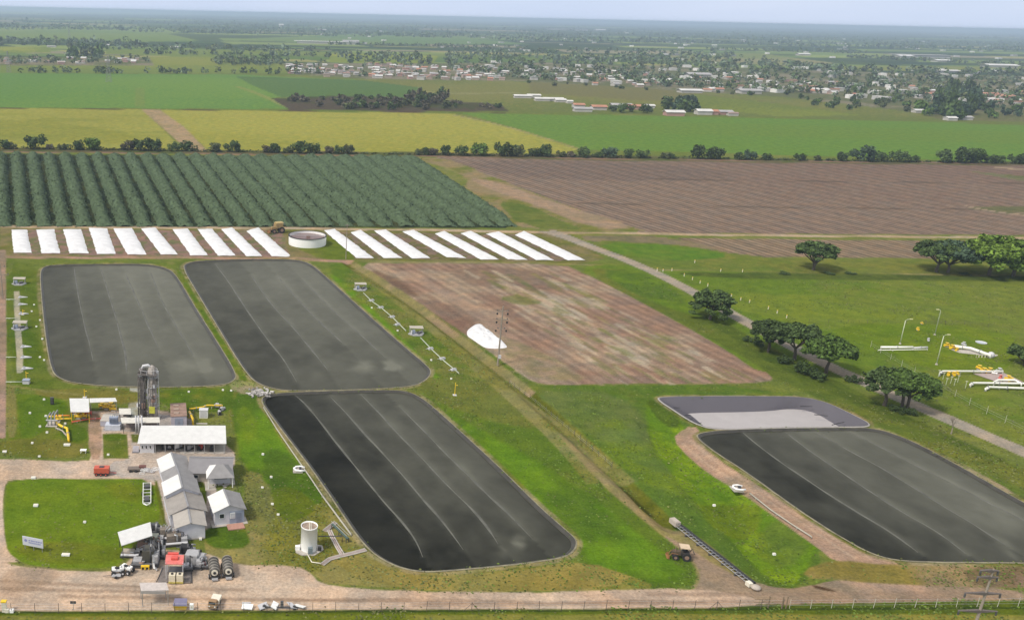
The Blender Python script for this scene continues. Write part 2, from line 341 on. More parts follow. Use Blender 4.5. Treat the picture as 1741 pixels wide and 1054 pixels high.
# ---- green country right of the paved lane
region('grass_field', [(975,455),(1060,448),(1130,462),(1741,470),(2300,480),(2300,900),(1741,780),(1600,720),(1420,640),(1300,640),(1230,592),(1150,546),(1050,492)], (104,132,46), (118,136,60), 3, warp=2, thr=(.45,.6))
region(None, [(1180,500),(1400,500),(1650,530),(1741,560),(1500,575),(1300,540)], (128,146,56), (108,130,54), 3, warp=8, soft=12, amt=.6)
region(None, [(1150,462),(1741,470),(2000,474),(2000,482),(1741,478),(1300,476),(1160,468)], (70,88,44), (88,106,52), 2, warp=1.5, soft=2, amt=.85)
region(None, [(1390,548),(1720,556),(1741,620),(1640,640),(1480,600)], (106,134,38), (114,138,42), 3, warp=3, soft=3)
region('grass_field', [(980,456),(1090,460),(1250,560),(1560,715),(1741,800),(2200,1000),(2200,1060),(1741,830),(1490,722),(1400,680),(1316,646),(1290,620),(1150,546)], (98,118,48), (112,124,56), 2, warp=2)
region(None, [(1010,458),(1100,462),(1230,552),(1100,512)], (104,134,40), (90,120,44), 2, warp=4, soft=5)
strip(None, [(1180,520),(1260,575),(1340,625),(1480,690),(1600,740),(1700,785)], [5,6,6,5,4], (82,104,42), (96,114,48), warp=3, soft=3, amt=.85)  # dark undergrowth strip, tree shade painted into its green
strip('paved_lane', [(930,393),(968,405),(1010,422),(1060,440),(1120,466),(1180,497),(1260,543),(1400,618),(1560,690),(1741,768),(2000,880)], [9,6.5,5.6,5.4,5.4,5.4,5.4,5.4], (176,162,144), (166,154,138), warp=.5, soft=1, k=0)
# ---- meadow between ditch, lane and lagoon 4
region('grass_field', [(880,655),(960,655),(1310,653),(1480,722),(1741,830),(2200,1050),(1741,958),(1500,960),(1390,930),(1400,960),(1330,1000),(1180,930),(1050,810),(940,720)], (92,122,48), (116,130,60), 3, warp=2)
region(None, [(900,665),(1010,662),(1090,690),(1130,760),(1040,760),(950,710)], (112,128,78), (102,124,62), 2, warp=6, soft=12, amt=.7)
region(None, [(1000,720),(1060,715),(1120,770),(1200,850),(1100,830),(1030,770)], (106,132,66), (120,146,40), 2, warp=8, soft=12, amt=.6)
region('embankment_grass', [(1095,680),(1120,682),(1165,722),(1190,770),(1260,830),(1330,880),(1395,925),(1385,950),(1340,990),(1290,960),(1180,850),(1110,760)], (98,136,34), (124,158,26), 2, warp=4, soft=5, thr=(.42,.6))
region(None, [(1190,845),(1290,850),(1300,880),(1260,915),(1200,890)], (112,134,8), (98,122,20), 2, warp=2, soft=5, amt=.8)
region(None, [(1095,680),(1118,680),(1160,712),(1150,722),(1110,700)], (80,104,36), None, warp=2, soft=3)
region(None, [(1300,880),(1340,880),(1390,920),(1340,960),(1280,930)], (96,120,56), (112,134,40), 2, warp=6, soft=8, amt=.7)
region('dirt_road', [(1143,735),(1165,722),(1190,727),(1187,745),(1215,775),(1330,852),(1400,900),(1480,946),(1560,958),(1741,962),(1741,975),(1500,968),(1420,955),(1390,930),(1260,832),(1180,775)], (176,146,124), (160,140,110), 2, warp=1, soft=1.2)
region('dirt_road', [(1480,722),(1530,742),(1620,780),(1741,845),(1741,868),(1640,812),(1530,750)], (178,154,126), (150,138,100), 2, warp=1.5)
region('dirt_road', [(1330,668),(1400,680),(1450,700),(1492,722),(1470,722),(1420,694)], (152,134,98), None, warp=1)
for dx in (-7, 6): strip(None, [(1168+dx,745),(1215+dx,785),(1330+dx,862),(1400+dx,908),(1470+dx*2,950)], .8, (196,170,146), (150,126,108), warp=1.2, soft=1.5, amt=.6)
for q in ([(1180,1000),(1230,975),(1330,1005),(1500,1012)],[(1120,905),(1175,945),(1215,1000)],[(1135,900),(1200,950),(1250,1005)],[(1300,1015),(1420,990),(1600,1002)]): strip(None, q, .9, (146,118,98), (192,166,142), warp=1.5, soft=2, amt=.6)
# ---- land between lagoons and ditch
region('grass_field', [(560,446),(610,450),(860,640),(1040,790),(1190,960),(1185,1000),(990,1004),(985,930),(960,895),(700,662),(735,640),(730,620),(560,465)], (96,124,44), (126,132,70), 3, warp=2)
region('lawn', [(730,690),(800,720),(960,810),(1120,930),(1180,985),(1100,995),(1000,960),(985,925),(860,800),(745,700)], (102,142,26), (88,120,40), 2, warp=6, soft=8)
region(None, [(560,462),(600,490),(760,650),(730,640),(640,545),(560,475)], (104,148,30), (122,140,56), 2, warp=3, soft=4)
region(None, [(700,640),(840,650),(960,720),(880,730),(760,690),(700,660)], (122,128,70), (112,122,60), 2, warp=6, soft=10, amt=.7)
strip('ditch', [(592,446),(650,484),(720,530),(800,592),(880,655),(960,725),(1050,810),(1140,893)], [5,5.5,5.5,5,5,4.5,4], (98,108,34), (118,118,50), warp=1.2, soft=2)
strip(None, [(880,672),(960,738),(1050,818),(1110,872)], 1.3, (60,66,28), warp=1, soft=2, amt=.8)
strip('dirt_road', [(600,447),(650,478),(700,512),(780,572),(840,618),(905,668)], [2.5,3,3,3,2.2], (164,140,108), (142,132,84), warp=1.3, soft=1.5)
strip(None, [(600,455),(700,528),(800,612),(900,692),(980,758),(1040,820)], [3,4,6,9,11], (150,142,92), (132,134,72), warp=2, soft=3, amt=.75)
region('dirt_road', [(940,730),(975,750),(1060,830),(1110,880),(1180,905),(1260,970),(1310,1010),(1180,1008),(1190,975),(1165,940),(1100,890),(1020,820)], (158,140,98), (150,138,88), 1, warp=3, soft=4)
region('dirt_road', [(1120,905),(1170,930),(1230,970),(1300,1000),(1400,985),(1480,985),(1741,1000),(1741,1030),(1100,1034),(1000,1030),(1180,1006),(1195,985),(1180,950)], (176,148,126), (160,138,114), 2, warp=2, soft=2)
region('dry_grass', [(1420,950),(1520,960),(1741,962),(2100,966),(2100,1000),(1741,1000),(1480,992),(1390,980),(1360,960)], (140,128,66), (156,134,98), 2, warp=3, soft=3, thr=(.4,.6))
region(None, [(1640,964),(1760,964),(1760,1000),(1650,996)], (150,122,104), (126,108,78), 2, warp=3, soft=3)
region(None, [(1380,985),(1410,1000),(1425,1008),(1390,998)], (100,78,58), None, warp=2, soft=2)
# ---- left works
region('dry_grass', [(395,660),(445,668),(620,945),(700,975),(980,955),(1110,990),(1100,1006),(560,1000),(520,965),(350,962),(345,900),(420,870),(420,780),(385,700)], (150,140,82), (124,130,58), 2, warp=3, thr=(.42,.64))
region('dry_grass', [(540,940),(620,945),(720,976),(880,972),(990,950),(1100,990),(900,1008),(640,1000)], (148,136,72), (156,144,80), 2, warp=3)
region('lawn', [(392,668),(440,668),(470,730),(520,800),(560,850),(500,868),(470,850),(410,790),(400,740)], (104,142,22), (82,114,34), 2, warp=4, soft=5)
region(None, [(408,690),(430,700),(440,740),(420,760),(405,730)], (120,146,20), None, warp=6, soft=9, amt=.6)
region('lawn', [(455,835),(495,825),(545,862),(500,888),(478,885)], (104,124,6), (96,116,10), 2, warp=1, soft=3)
region(None, [(440,770),(480,760),(520,800),(490,820),(460,830)], (78,106,30), None, warp=4, soft=6, amt=.8)
region('dirt_road', [(-300,940),(0,945),(10,958),(60,967),(185,972),(215,955),(240,930),(345,935),(400,960),(505,962),(528,975),(545,990),(600,1000),(760,1008),(1000,1004),(1190,1000),(1300,1020),(1300,1034),(600,1036),(0,1039),(-300,1040)], (214,188,164), (200,172,148), 2, warp=2.5, soft=2.5, thr=(.4,.65))
for a, b in (((-50,985),(420,1002)), ((100,1012),(700,1020)), ((0,1000),(300,1004)), ((450,1018),(1200,1024)), ((700,1028),(1700,1016)), ((1100,1010),(1741,1006))):
    strip(None, [a, ((a[0]+b[0])/2, (a[1]+b[1])/2+2), b], 1.0, (160,134,112), warp=1.5, soft=3, amt=.6)
region(None, [(20,960),(110,968),(90,990),(30,1010),(-10,990)], (166,138,112), None, warp=5, soft=8, amt=.55)
region('dirt_road', [(-300,780),(0,780),(150,786),(157,770),(170,716),(170,705),(148,702),(115,700),(230,695),(300,700),(330,735),(400,760),(395,800),(350,830),(350,870),(415,870),(420,895),(345,905),(290,905),(280,860),(265,815),(15,812),(6,830),(6,900),(12,930),(40,962),(-300,962)], (216,190,168), (204,178,154), 2, warp=1.2, soft=1.5)
region('concrete_yard', [(225,728),(245,738),(330,735),(400,765),(398,800),(360,810),(372,850),(415,895),(348,905),(330,860),(300,905),(285,900),(270,845),(262,812),(190,812),(185,785),(222,782)], (188,176,168), (200,184,170), 2, warp=.8, soft=1.2)
region('concrete_yard', [(178,702),(245,700),(330,712),(330,730),(245,735),(175,732)], (190,180,174), (176,166,158), 2, k=0, warp=.8, soft=1.2)
region('concrete_yard', [(221,656),(243,656),(240,712),(216,712)], (176,174,160), (160,162,146), 1, k=0, warp=.3, soft=.8)
region('lawn', [(10,668),(80,672),(118,690),(118,716),(150,730),(150,778),(60,778),(10,775)], (100,126,24), (116,128,56), 3, warp=1.5, soft=2)
region('lawn', [(34,670),(112,676),(118,700),(60,745),(30,745)], (92,122,8), (100,128,14), 2, warp=3, soft=4)
region('lawn', [(100,722),(142,722),(152,742),(140,750),(105,748)], (88,116,10), None, warp=1, soft=2)
region(None, [(0,745),(140,748),(150,778),(60,778),(0,772)], (126,128,66), (108,118,50), 2, warp=3, soft=4)
region('lawn', [(174,737),(216,737),(219,779),(176,780)], (122,130,66), (100,122,40), 2, k=0, warp=.6, soft=1.2)
region(None, [(176,736),(214,736),(214,748),(176,750)], (92,118,36), None, warp=1, soft=3)
region('dirt_road', [(149,700),(172,705),(174,780),(152,782)], (186,154,130), (164,138,112), 1, warp=1, soft=1.5)
region('lawn', [(222,738),(236,738),(240,752),(225,752)], (104,116,56), None, k=0, warp=.6)
region('lawn', [(8,828),(20,818),(60,813),(180,814),(262,814),(276,880),(255,890),(220,935),(205,958),(180,966),(60,964),(22,948),(8,925)], (104,134,2), (110,138,8), 3, warp=1, soft=1.8, thr=(.4,.7))
region(None, [(20,925),(120,922),(215,930),(205,958),(60,960)], (100,118,24), (120,128,56), 2, warp=4, soft=6, amt=.7)
region(None, [(170,820),(240,822),(245,855),(200,850)], (116,128,44), None, warp=4, soft=10, amt=.6)
region('lawn', [(340,895),(420,890),(430,930),(370,935),(345,920)], (86,116,10), (112,126,50), 2, warp=3, soft=4)
region('lawn', [(332,818),(350,820),(352,862),(340,858)], (96,116,30), None, warp=.6)
region('lawn', [(262,818),(268,818),(284,890),(276,888)], (100,112,40), None, warp=.6)
region('dry_grass', [(418,800),(450,810),(470,880),(430,930),(418,900)], (150,138,88), (126,126,66), 2, warp=4, soft=5)
region('lawn', [(10,446),(70,448),(75,560),(92,640),(170,662),(170,672),(80,668),(12,660)], (106,124,52), (92,116,40), 2, warp=1.5)
region(None, [(12,560),(60,560),(80,620),(30,640)], (82,110,26), None, warp=4, soft=6, amt=.7)
region('dry_grass', [(10,655),(28,660),(30,742),(10,745)], (136,130,72), None, warp=1, soft=3)
region('dry_grass', [(60,660),(240,660),(235,690),(120,680),(60,672)], (124,120,56), (106,116,44), 2, warp=2, soft=3)
region('lawn', [(272,660),(395,658),(400,700),(340,700),(272,690)], (118,126,56), (88,118,26), 2, warp=2, soft=3)
strip('dirt_road', [(4,425),(3,520),(2,620),(0,745)], [2.5,2.6,2.6,2.4], (176,146,128), (150,130,108), warp=.8)
strip('dirt_road', [(12,655),(60,663),(150,672)], 1.2, (140,136,80), warp=.6, amt=.7)
strip('concrete_path', [(28,495),(30,550),(33,590),(34,633)], [1.7,1.7], (184,176,150), (170,164,140), warp=.2, soft=.6)
# ---- rims around lagoons, green wedge between lagoons 1 and 2
def off(w, d):
    t = np.roll(w, -1, 0)-np.roll(w, 1, 0); t /= np.hypot(t[:, 0], t[:, 1])[:, None]; n = np.c_[t[:, 1], -t[:, 0]]
    a = .5*np.sum(w[:, 0]*np.roll(w[:, 1], -1)-np.roll(w[:, 0], -1)*w[:, 1]); return w+n*d*(1 if a > 0 else -1)
for i, w in enumerate(LAG): region('lagoon_bank', off(w, 1.2), (160,146,108), (118,124,66), 1, world=True, warp=2.2, soft=2.2, amt=.8)
region('lagoon_bank', [(960,900),(985,915),(982,938),(965,948),(850,968),(760,976),(720,976),(690,968),(850,955),(950,940),(970,925)], (166,150,100), (150,140,84), 1, warp=2, soft=2)
region('lagoon_bank', [(388,650),(420,646),(450,660),(440,672),(400,668)], (168,152,116), (150,150,90), 1, warp=2)
region('lawn', [(298,458),(308,462),(345,525),(420,640),(418,650),(404,640),(365,572),(325,508)], (92,120,28), (112,130,50), 1, warp=1, soft=1.4)
# ---- the verge in front of the fence
region('grass_verge', [(-400,1040),(0,1039),(600,1037),(1200,1034),(1300,1028),(1741,1020),(2400,1010),(2400,1200),(-400,1200)], (98,116,22), (88,108,20), 2, k=0, warp=1, soft=1.5)
region('dry_grass', [(-400,1046),(0,1046),(900,1043),(1741,1045),(2400,1040),(2400,1200),(-400,1200)], (142,138,66), (106,124,40), 3, k=0, warp=2.5, soft=3)
strip(None, [(-200,1041),(600,1039),(1200,1036),(1741,1033),(2200,1028)], .5, (50,70,14), warp=.5, amt=.8)

# ---- relief: small undulation, ditch, hollow lagoons
Z = (N2-.5)*.35*smooth(pxm, 1.5, 4)+(N1-.5)*.12*smooth(pxm, 3, 6)
dl = np.array([G(*q)[:2] for q in [(592,446),(650,484),(720,530),(800,592),(880,655),(960,725),(1050,810),(1140,893)]])
sd = np.full(len(xf), 1e9)
for a, b in zip(dl[:-1], dl[1:]):
    e = b-a; t = np.clip(((xf-a[0])*e[0]+(yf-a[1])*e[1])/(e@e), 0, 1); sd = np.minimum(sd, np.hypot(xf-a[0]-t*e[0], yf-a[1]-t*e[1]))
Z -= 1.0*smooth(-sd, -3.2, -.4)
sw = np.array([G(*q)[:2] for q in [(1128,716),(1165,765),(1225,840),(1290,905),(1330,965)]]); sd = np.full(len(xf), 1e9)
for a, b in zip(sw[:-1], sw[1:]):
    e = b-a; t = np.clip(((xf-a[0])*e[0]+(yf-a[1])*e[1])/(e@e), 0, 1); sd = np.minimum(sd, np.hypot(xf-a[0]-t*e[0], yf-a[1]-t*e[1]))
Z -= 1.5*smooth(-sd, -9, -1.5)
Z += (N1-.5)*.30*smooth(-sd, -14, -4)
hole = np.zeros(len(xf), bool)
for w in LAG:
    lo = w.min(0)-9; hi = w.max(0)+9; ix = np.nonzero((xf > lo[0]) & (xf < hi[0]) & (yf > lo[1]) & (yf < hi[1]))[0]
    s = sdist(w, xf[ix], yf[ix]); hole[ix] |= s > 1.2; Z[ix] = np.where(s > -5, Z[ix]*smooth(-s, -1, 5), Z[ix]); Z[ix[s > -.3]] = -.06; Z[ix[s > .22]] = -1.7
Z[yf > 1500] -= .0
col = np.clip(col, .01, .9)
me_v = np.c_[xf, yf, Z]
gid = np.arange(nr*nc).reshape(nr, nc)
quads = np.stack([gid[:-1, :-1], gid[:-1, 1:], gid[1:, 1:], gid[1:, :-1]], -1).reshape(-1, 4)
quads = quads[~hole[quads].any(1)]
fr = reg[quads[:, 0]]
def gmat():
    m = bpy.data.materials.new('soil_and_grass'); m.use_nodes = True; nt = m.node_tree; N = nt.nodes; L = nt.links; b = N['Principled BSDF']
    b.inputs['Roughness'].default_value = .95; b.inputs['Specular IOR Level'].default_value = 0
    at = N.new('ShaderNodeAttribute'); at.attribute_name = 'soil'; tc = N.new('ShaderNodeTexCoord')
    def noise(s, d, r=.6, sx=1):
        n = N.new('ShaderNodeTexNoise'); n.inputs['Scale'].default_value = s; n.inputs['Detail'].default_value = d; n.inputs['Roughness'].default_value = r
        if sx != 1:
            mp = N.new('ShaderNodeMapping'); mp.inputs['Scale'].default_value = (1, sx, 1); mp.inputs['Rotation'].default_value = (0, 0, .35); L.new(tc.outputs['Object'], mp.inputs[0]); L.new(mp.outputs[0], n.inputs['Vector'])
        else: L.new(tc.outputs['Object'], n.inputs['Vector'])
        return n.outputs['Fac']
    def rng(v, a, b_, c, d):
        k = N.new('ShaderNodeMapRange'); k.inputs[1].default_value = a; k.inputs[2].default_value = b_; k.inputs[3].default_value = c; k.inputs[4].default_value = d; L.new(v, k.inputs[0]); return k.outputs[0]
    def mul(a, b_):
        k = N.new('ShaderNodeMath'); k.operation = 'MULTIPLY'; L.new(a, k.inputs[0]); L.new(b_, k.inputs[1]); return k.outputs[0]
    f = mul(mul(rng(noise(1.9, 4, .7), .3, .7, .74, 1.26), rng(noise(.22, 5, .65), .3, .7, .80, 1.2)), rng(noise(.5, 4, .7, 3.2), .3, .7, .90, 1.10))
    # furrows of the ploughed land, along the field's long side
    g0, g1 = G(700, 270), G(1080, 395); ang = math.atan2(g1.y-g0.y, g1.x-g0.x)
    mp = N.new('ShaderNodeMapping'); mp.vector_type = 'POINT'; mp.inputs['Rotation'].default_value = (0, 0, -ang); L.new(tc.outputs['Object'], mp.inputs[0])
    wv = N.new('ShaderNodeTexWave'); wv.bands_direction = 'Y'; wv.inputs['Scale'].default_value = .085; wv.inputs['Distortion'].default_value = 1.6; wv.inputs['Detail'].default_value = 3; wv.inputs['Detail Scale'].default_value = .6
    L.new(mp.outputs[0], wv.inputs['Vector']); wr = rng(wv.outputs['Fac'], 0, 1, .70, 1.20)
    wv2 = N.new('ShaderNodeTexWave'); wv2.bands_direction = 'Y'; wv2.inputs['Scale'].default_value = .029; wv2.inputs['Distortion'].default_value = 2.5; wv2.inputs['Detail'].default_value = 3
    L.new(mp.outputs[0], wv2.inputs['Vector']); wr = mul(wr, rng(wv2.outputs['Fac'], 0, 1, .88, 1.1))
    mx = N.new('ShaderNodeMix'); mx.inputs[2].default_value = 1; L.new(at.outputs['Alpha'], mx.inputs[0]); L.new(wr, mx.inputs[3]); f = mul(f, mx.outputs[0])
    sv = N.new('ShaderNodeVectorMath'); sv.operation = 'SCALE'; L.new(at.outputs['Color'], sv.inputs[0]); L.new(f, sv.inputs['Scale']); 
    tn = N.new('ShaderNodeMix'); tn.data_type = 'RGBA'; tn.inputs[6].default_value = (.94, 1.0, 1.03, 1); tn.inputs[7].default_value = (1.08, 1.01, .92, 1); L.new(rng(noise(.11, 6, .7), .38, .62, 0, 1), tn.inputs[0])
    tm = N.new('ShaderNodeVectorMath'); tm.operation = 'MULTIPLY'; L.new(sv.outputs[0], tm.inputs[0]); L.new(tn.outputs[2], tm.inputs[1]); L.new(tm.outputs[0], b.inputs['Base Color'])
    bp = N.new('ShaderNodeBump'); bp.inputs['Distance'].default_value = .12; bp.inputs['Strength'].default_value = .8; L.new(noise(1.4, 5, .7), bp.inputs['Height']); L.new(bp.outputs[0], b.inputs['Normal'])
    return m
GM = gmat()
c4 = np.c_[col, plow].astype(np.float32)
for i, nm in enumerate(NAMES):
    q = quads[fr == i]
    if not len(q): continue
    u, inv = np.unique(q, return_inverse=True); inv = inv.reshape(-1)
    me = bpy.data.meshes.new(nm); me.vertices.add(len(u)); me.vertices.foreach_set('co', me_v[u].astype(np.float32).ravel())
    me.loops.add(len(inv)); me.loops.foreach_set('vertex_index', inv.astype(np.int32)); me.polygons.add(len(q)); me.polygons.foreach_set('loop_start', np.arange(0, len(inv), 4, dtype=np.int32))
    me.polygons.foreach_set('use_smooth', np.ones(len(q), bool)); me.update(calc_edges=True)
    a = me.color_attributes.new('soil', 'FLOAT_COLOR', 'POINT'); a.data.foreach_set('color', c4[u].ravel())
    me.materials.append(GM); o = bpy.data.objects.new(nm, me); COL.objects.link(o); o['kind'] = 'structure'
far = MB().add([(-90000,-90000,-3.5),(90000,-90000,-3.5),(90000,90000,-3.5),(-90000,90000,-3.5)], [(0,1,2,3)]).build('outer_ground', mat('outer_grass', A(92,112,62), .95, 0, .3, .01)); far['kind'] = 'structure'
# ------------------------------------------------------------------ light and air
wd = bpy.data.worlds.new('World'); SC.world = wd; wd.use_nodes = True; nt = wd.node_tree
sk = nt.nodes.new('ShaderNodeTexSky'); sk.sky_type = 'NISHITA'; sk.sun_disc = False
ELV, AZ = math.radians(50), math.radians(238)      # AZ: compass direction the light comes from, clockwise from +Y
sk.sun_elevation = ELV; sk.sun_rotation = AZ; sk.dust_density = .6; sk.air_density = 1; sk.ozone_density = 2
tcw = nt.nodes.new('ShaderNodeTexCoord'); sx = nt.nodes.new('ShaderNodeSeparateXYZ'); nt.links.new(tcw.outputs['Generated'], sx.inputs[0])
fg = nt.nodes.new('ShaderNodeMapRange'); fg.inputs[1].default_value = 0; fg.inputs[2].default_value = .35; fg.inputs[3].default_value = 1; fg.inputs[4].default_value = .6; nt.links.new(sx.outputs['Z'], fg.inputs[0])
cn = nt.nodes.new('ShaderNodeTexNoise'); cn.inputs['Scale'].default_value = 3; cn.inputs['Detail'].default_value = 5; mpw = nt.nodes.new('ShaderNodeMapping'); mpw.inputs['Scale'].default_value = (1, 1, 7); nt.links.new(tcw.outputs['Generated'], mpw.inputs[0]); nt.links.new(mpw.outputs[0], cn.inputs['Vector'])
cr = nt.nodes.new('ShaderNodeMix'); cr.data_type = 'RGBA'; cr.inputs[6].default_value = (2.55, 3.15, 4.2, 1); cr.inputs[7].default_value = (3.6, 3.9, 4.7, 1); nt.links.new(cn.outputs['Fac'], cr.inputs[0])
sm_ = nt.nodes.new('ShaderNodeMix'); sm_.data_type = 'RGBA'; nt.links.new(fg.outputs[0], sm_.inputs[0]); nt.links.new(sk.outputs[0], sm_.inputs[6])
ov_ = nt.nodes.new('ShaderNodeMix'); ov_.data_type = 'RGBA'; fo = nt.nodes.new('ShaderNodeMapRange'); fo.inputs[1].default_value = .03; fo.inputs[2].default_value = .2; nt.links.new(sx.outputs['Z'], fo.inputs[0]); nt.links.new(fo.outputs[0], ov_.inputs[0]); nt.links.new(cr.outputs[2], ov_.inputs[6]); ov_.inputs[7].default_value = (4.7, 4.4, 3.9, 1); nt.links.new(ov_.outputs[2], sm_.inputs[7])
nt.links.new(sm_.outputs[2], nt.nodes['Background'].inputs[0]); nt.nodes['Background'].inputs[1].default_value = .14
sl = bpy.data.lights.new('sun', 'SUN'); sl.energy = 2.3; sl.angle = math.radians(11); sl.color = (1, .92, .80)
so = bpy.data.objects.new('sun', sl); COL.objects.link(so)
d = Vector((math.sin(AZ)*math.cos(ELV), math.cos(AZ)*math.cos(ELV), math.sin(ELV))); so.rotation_euler = d.to_track_quat('Z', 'Y').to_euler()
SC.view_settings.view_transform = 'Standard'; SC.view_settings.look = 'None'; SC.view_settings.exposure = EXPO; SC.view_settings.gamma = 1
hz = MB().box((9000, 17000, 45), (44000, 46000, 100)).build('haze', None or bpy.data.materials.new('air')); hz['kind'] = 'stuff'
hm = hz.data.materials[0]; hm.use_nodes = True; hn = hm.node_tree; hn.nodes.remove(hn.nodes['Principled BSDF'])
pv = hn.nodes.new('ShaderNodeVolumePrincipled'); pv.inputs['Color'].default_value = (.56, .70, .92, 1); pv.inputs['Density'].default_value = HAZE; pv.inputs['Anisotropy'].default_value = .1
hn.links.new(pv.outputs[0], hn.nodes['Material Output'].inputs['Volume'])
SC.cycles.volume_bounces = 1; SC.cycles.max_bounces = 6; SC.cycles.transparent_max_bounces = 8
SC.cycles.use_denoising = True

# ------------------------------------------------------------------ covered lagoons
def liner(name, c, rough, bump, dust_gloss):
    m = bpy.data.materials.new(name); m.use_nodes = True; nt = m.node_tree; N = nt.nodes; L = nt.links; b = N['Principled BSDF']
    tc = N.new('ShaderNodeTexCoord'); a = N.new('ShaderNodeAttribute'); a.attribute_name = 'dust_gloss'
    n = N.new('ShaderNodeTexNoise'); n.inputs['Scale'].default_value = .07; n.inputs['Detail'].default_value = 8; n.inputs['Roughness'].default_value = .62; n.inputs['Distortion'].default_value = .2; L.new(tc.outputs['Object'], n.inputs['Vector'])
    r = N.new('ShaderNodeMapRange'); r.inputs[1].default_value = .35; r.inputs[2].default_value = .8; r.inputs[3].default_value = 0; r.inputs[4].default_value = .16; L.new(n.outputs['Fac'], r.inputs[0])
    s = N.new('ShaderNodeMath'); s.operation = 'ADD'; s.use_clamp = True; L.new(r.outputs[0], s.inputs[0]); L.new(a.outputs['Fac'], s.inputs[1])
    mx = N.new('ShaderNodeMix'); mx.data_type = 'RGBA'; mx.inputs[6].default_value = (*c, 1); mx.inputs[7].default_value = (*dust_gloss, 1); L.new(s.outputs[0], mx.inputs[0]); L.new(mx.outputs[2], b.inputs['Base Color'])
    b.inputs['Roughness'].default_value = rough; b.inputs['Specular IOR Level'].default_value = .025
    n2 = N.new('ShaderNodeTexNoise'); n2.inputs['Scale'].default_value = .35; n2.inputs['Detail'].default_value = 5; L.new(tc.outputs['Object'], n2.inputs['Vector'])
    bp = N.new('ShaderNodeBump'); bp.inputs['Distance'].default_value = bump; L.new(n2.outputs['Fac'], bp.inputs['Height']); L.new(bp.outputs[0], b.inputs['Normal'])
    return m
COVER = liner('black_membrane', (.009, .0092, .007), .55, .16, (.140, .141, .112))
LINER = liner('grey_liner', (.10, .095, .11), .5, .08, (.20, .19, .20))
SEAM = mat('dusty_weld_seam', (.095, .095, .080), .7, 0, .5, .2)
BANKL = mat('dusty_liner_edge', (.21, .19, .125), .9, 0, .5, .6, .02)
BANKD = mat('dark_liner_slope', (.045, .042, .034), .5, 0, .4, .3)
LAGS = [('dark grey membrane cover over the western digester lagoon, behind the lattice tower', P1, 5, .38),
        ('large membrane cover over the lagoon between the green wedge and the pump line', P2, 5, .34),
        ('blackest covered lagoon, long one beside the white cylindrical tank', P3, 5, .0),
        ('covered lagoon beyond the ditch, joined to the open lined basin', P4, 4, .17)]
SEAMS = {0: [[(126,457),(131,489),(144,553),(158,615)], [(171,457),(181,489),(198,541),(213,603),(215,635)], [(213,467),(227,497),(242,529),(259,573),(269,593)], [(255,462),(269,499),(287,534),(306,568),(329,608)]],
 1: [[(366,450),(393,487),(432,546),(458,583),(482,613),(504,650)], [(427,469),(442,493),(469,528),(498,557),(527,594),(557,631)], [(472,472),(488,490),(520,525),(543,549),(566,571),(586,589)], [(514,477),(543,506),(573,536),(602,560),(628,586),(655,610)]],
 2: [[(500,671),(518,686),(554,732),(594,781),(640,840),(679,886),(705,918),(718,948)], [(561,675),(581,696),(613,732),(653,774),(685,810),(718,850),(757,896),(787,936)], [(613,671),(640,699),(672,735),(712,774),(757,824),(797,863),(826,896),(846,926)], [(679,693),(718,732),(757,771),(810,824),(856,869),(905,918)]],
 3: [[(1262,735),(1290,761),(1327,788),(1376,820),(1405,840),(1467,879),(1517,910),(1560,940)], [(1336,736),(1378,771),(1438,810),(1482,840),(1533,873),(1594,908),(1641,942)], [(1378,731),(1413,751),(1450,773),(1500,798),(1567,840),(1629,879),(1712,931)], [(1440,733),(1520,775),(1600,815),(1700,866),(1800,920)]]}
DUSTP = {0: [((345,622),12,.8),((312,622),16,.4),((215,470),30,.14),((330,540),26,.14),((380,630),20,.12)], 1: [((668,620),13,.85),((620,626),17,.45),((475,480),22,.16),((560,470),40,.1),((640,560),30,.12)], 2: [((895,918),9,.6),((850,930),9,.22),((660,720),22,.16),((790,800),26,.1),((880,880),24,.12)], 3: [((1700,880),34,.3),((1560,800),26,.2),((1380,735),20,.2),((1712,932),10,.3),((1640,840),28,.16)]}
def ringmesh(w, rings, zf, s0=1.0):
    c = w.mean(0); n = len(w); vs = []; fs = []
    for s in rings:
        for p in w:
            q = c+(p-c)*s; vs.append((q[0], q[1], zf(q, s)))
    R = len(rings)
    for i in range(R-1):
        for k in range(n):
            k2 = (k+1) % n; fs.append((i*n+k, i*n+k2, (i+1)*n+k2, (i+1)*n+k))
    return vs, fs, n
def band(w, d0, z0, d1, z1, nm, m, par, jit=0):
    a = off(w, d0); b = off(w, d1); n = len(w); vs = []
    for i in range(n):
        j = jit*(float(vn(w[i][0]/1.5, w[i][1]/1.5, 5))-.5)
        vs.append((a[i][0], a[i][1], z0+j)); vs.append((b[i][0], b[i][1], z1+j*.5))
    fs = [(2*i, 2*((i+1) % n), 2*((i+1) % n)+1, 2*i+1) for i in range(n)]
    return MB().add(vs, fs).build(nm, m, par, True)
AREA = lambda w: .5*np.sum(w[:, 0]*np.roll(w[:, 1], -1)-np.roll(w[:, 0], -1)*w[:, 1])
def coverz(q, s): return -.40+.42*(1-s**4)+.16*(float(fbm(q[0]/9, q[1]/9, 3, 3))-.5)*(1-s**8)
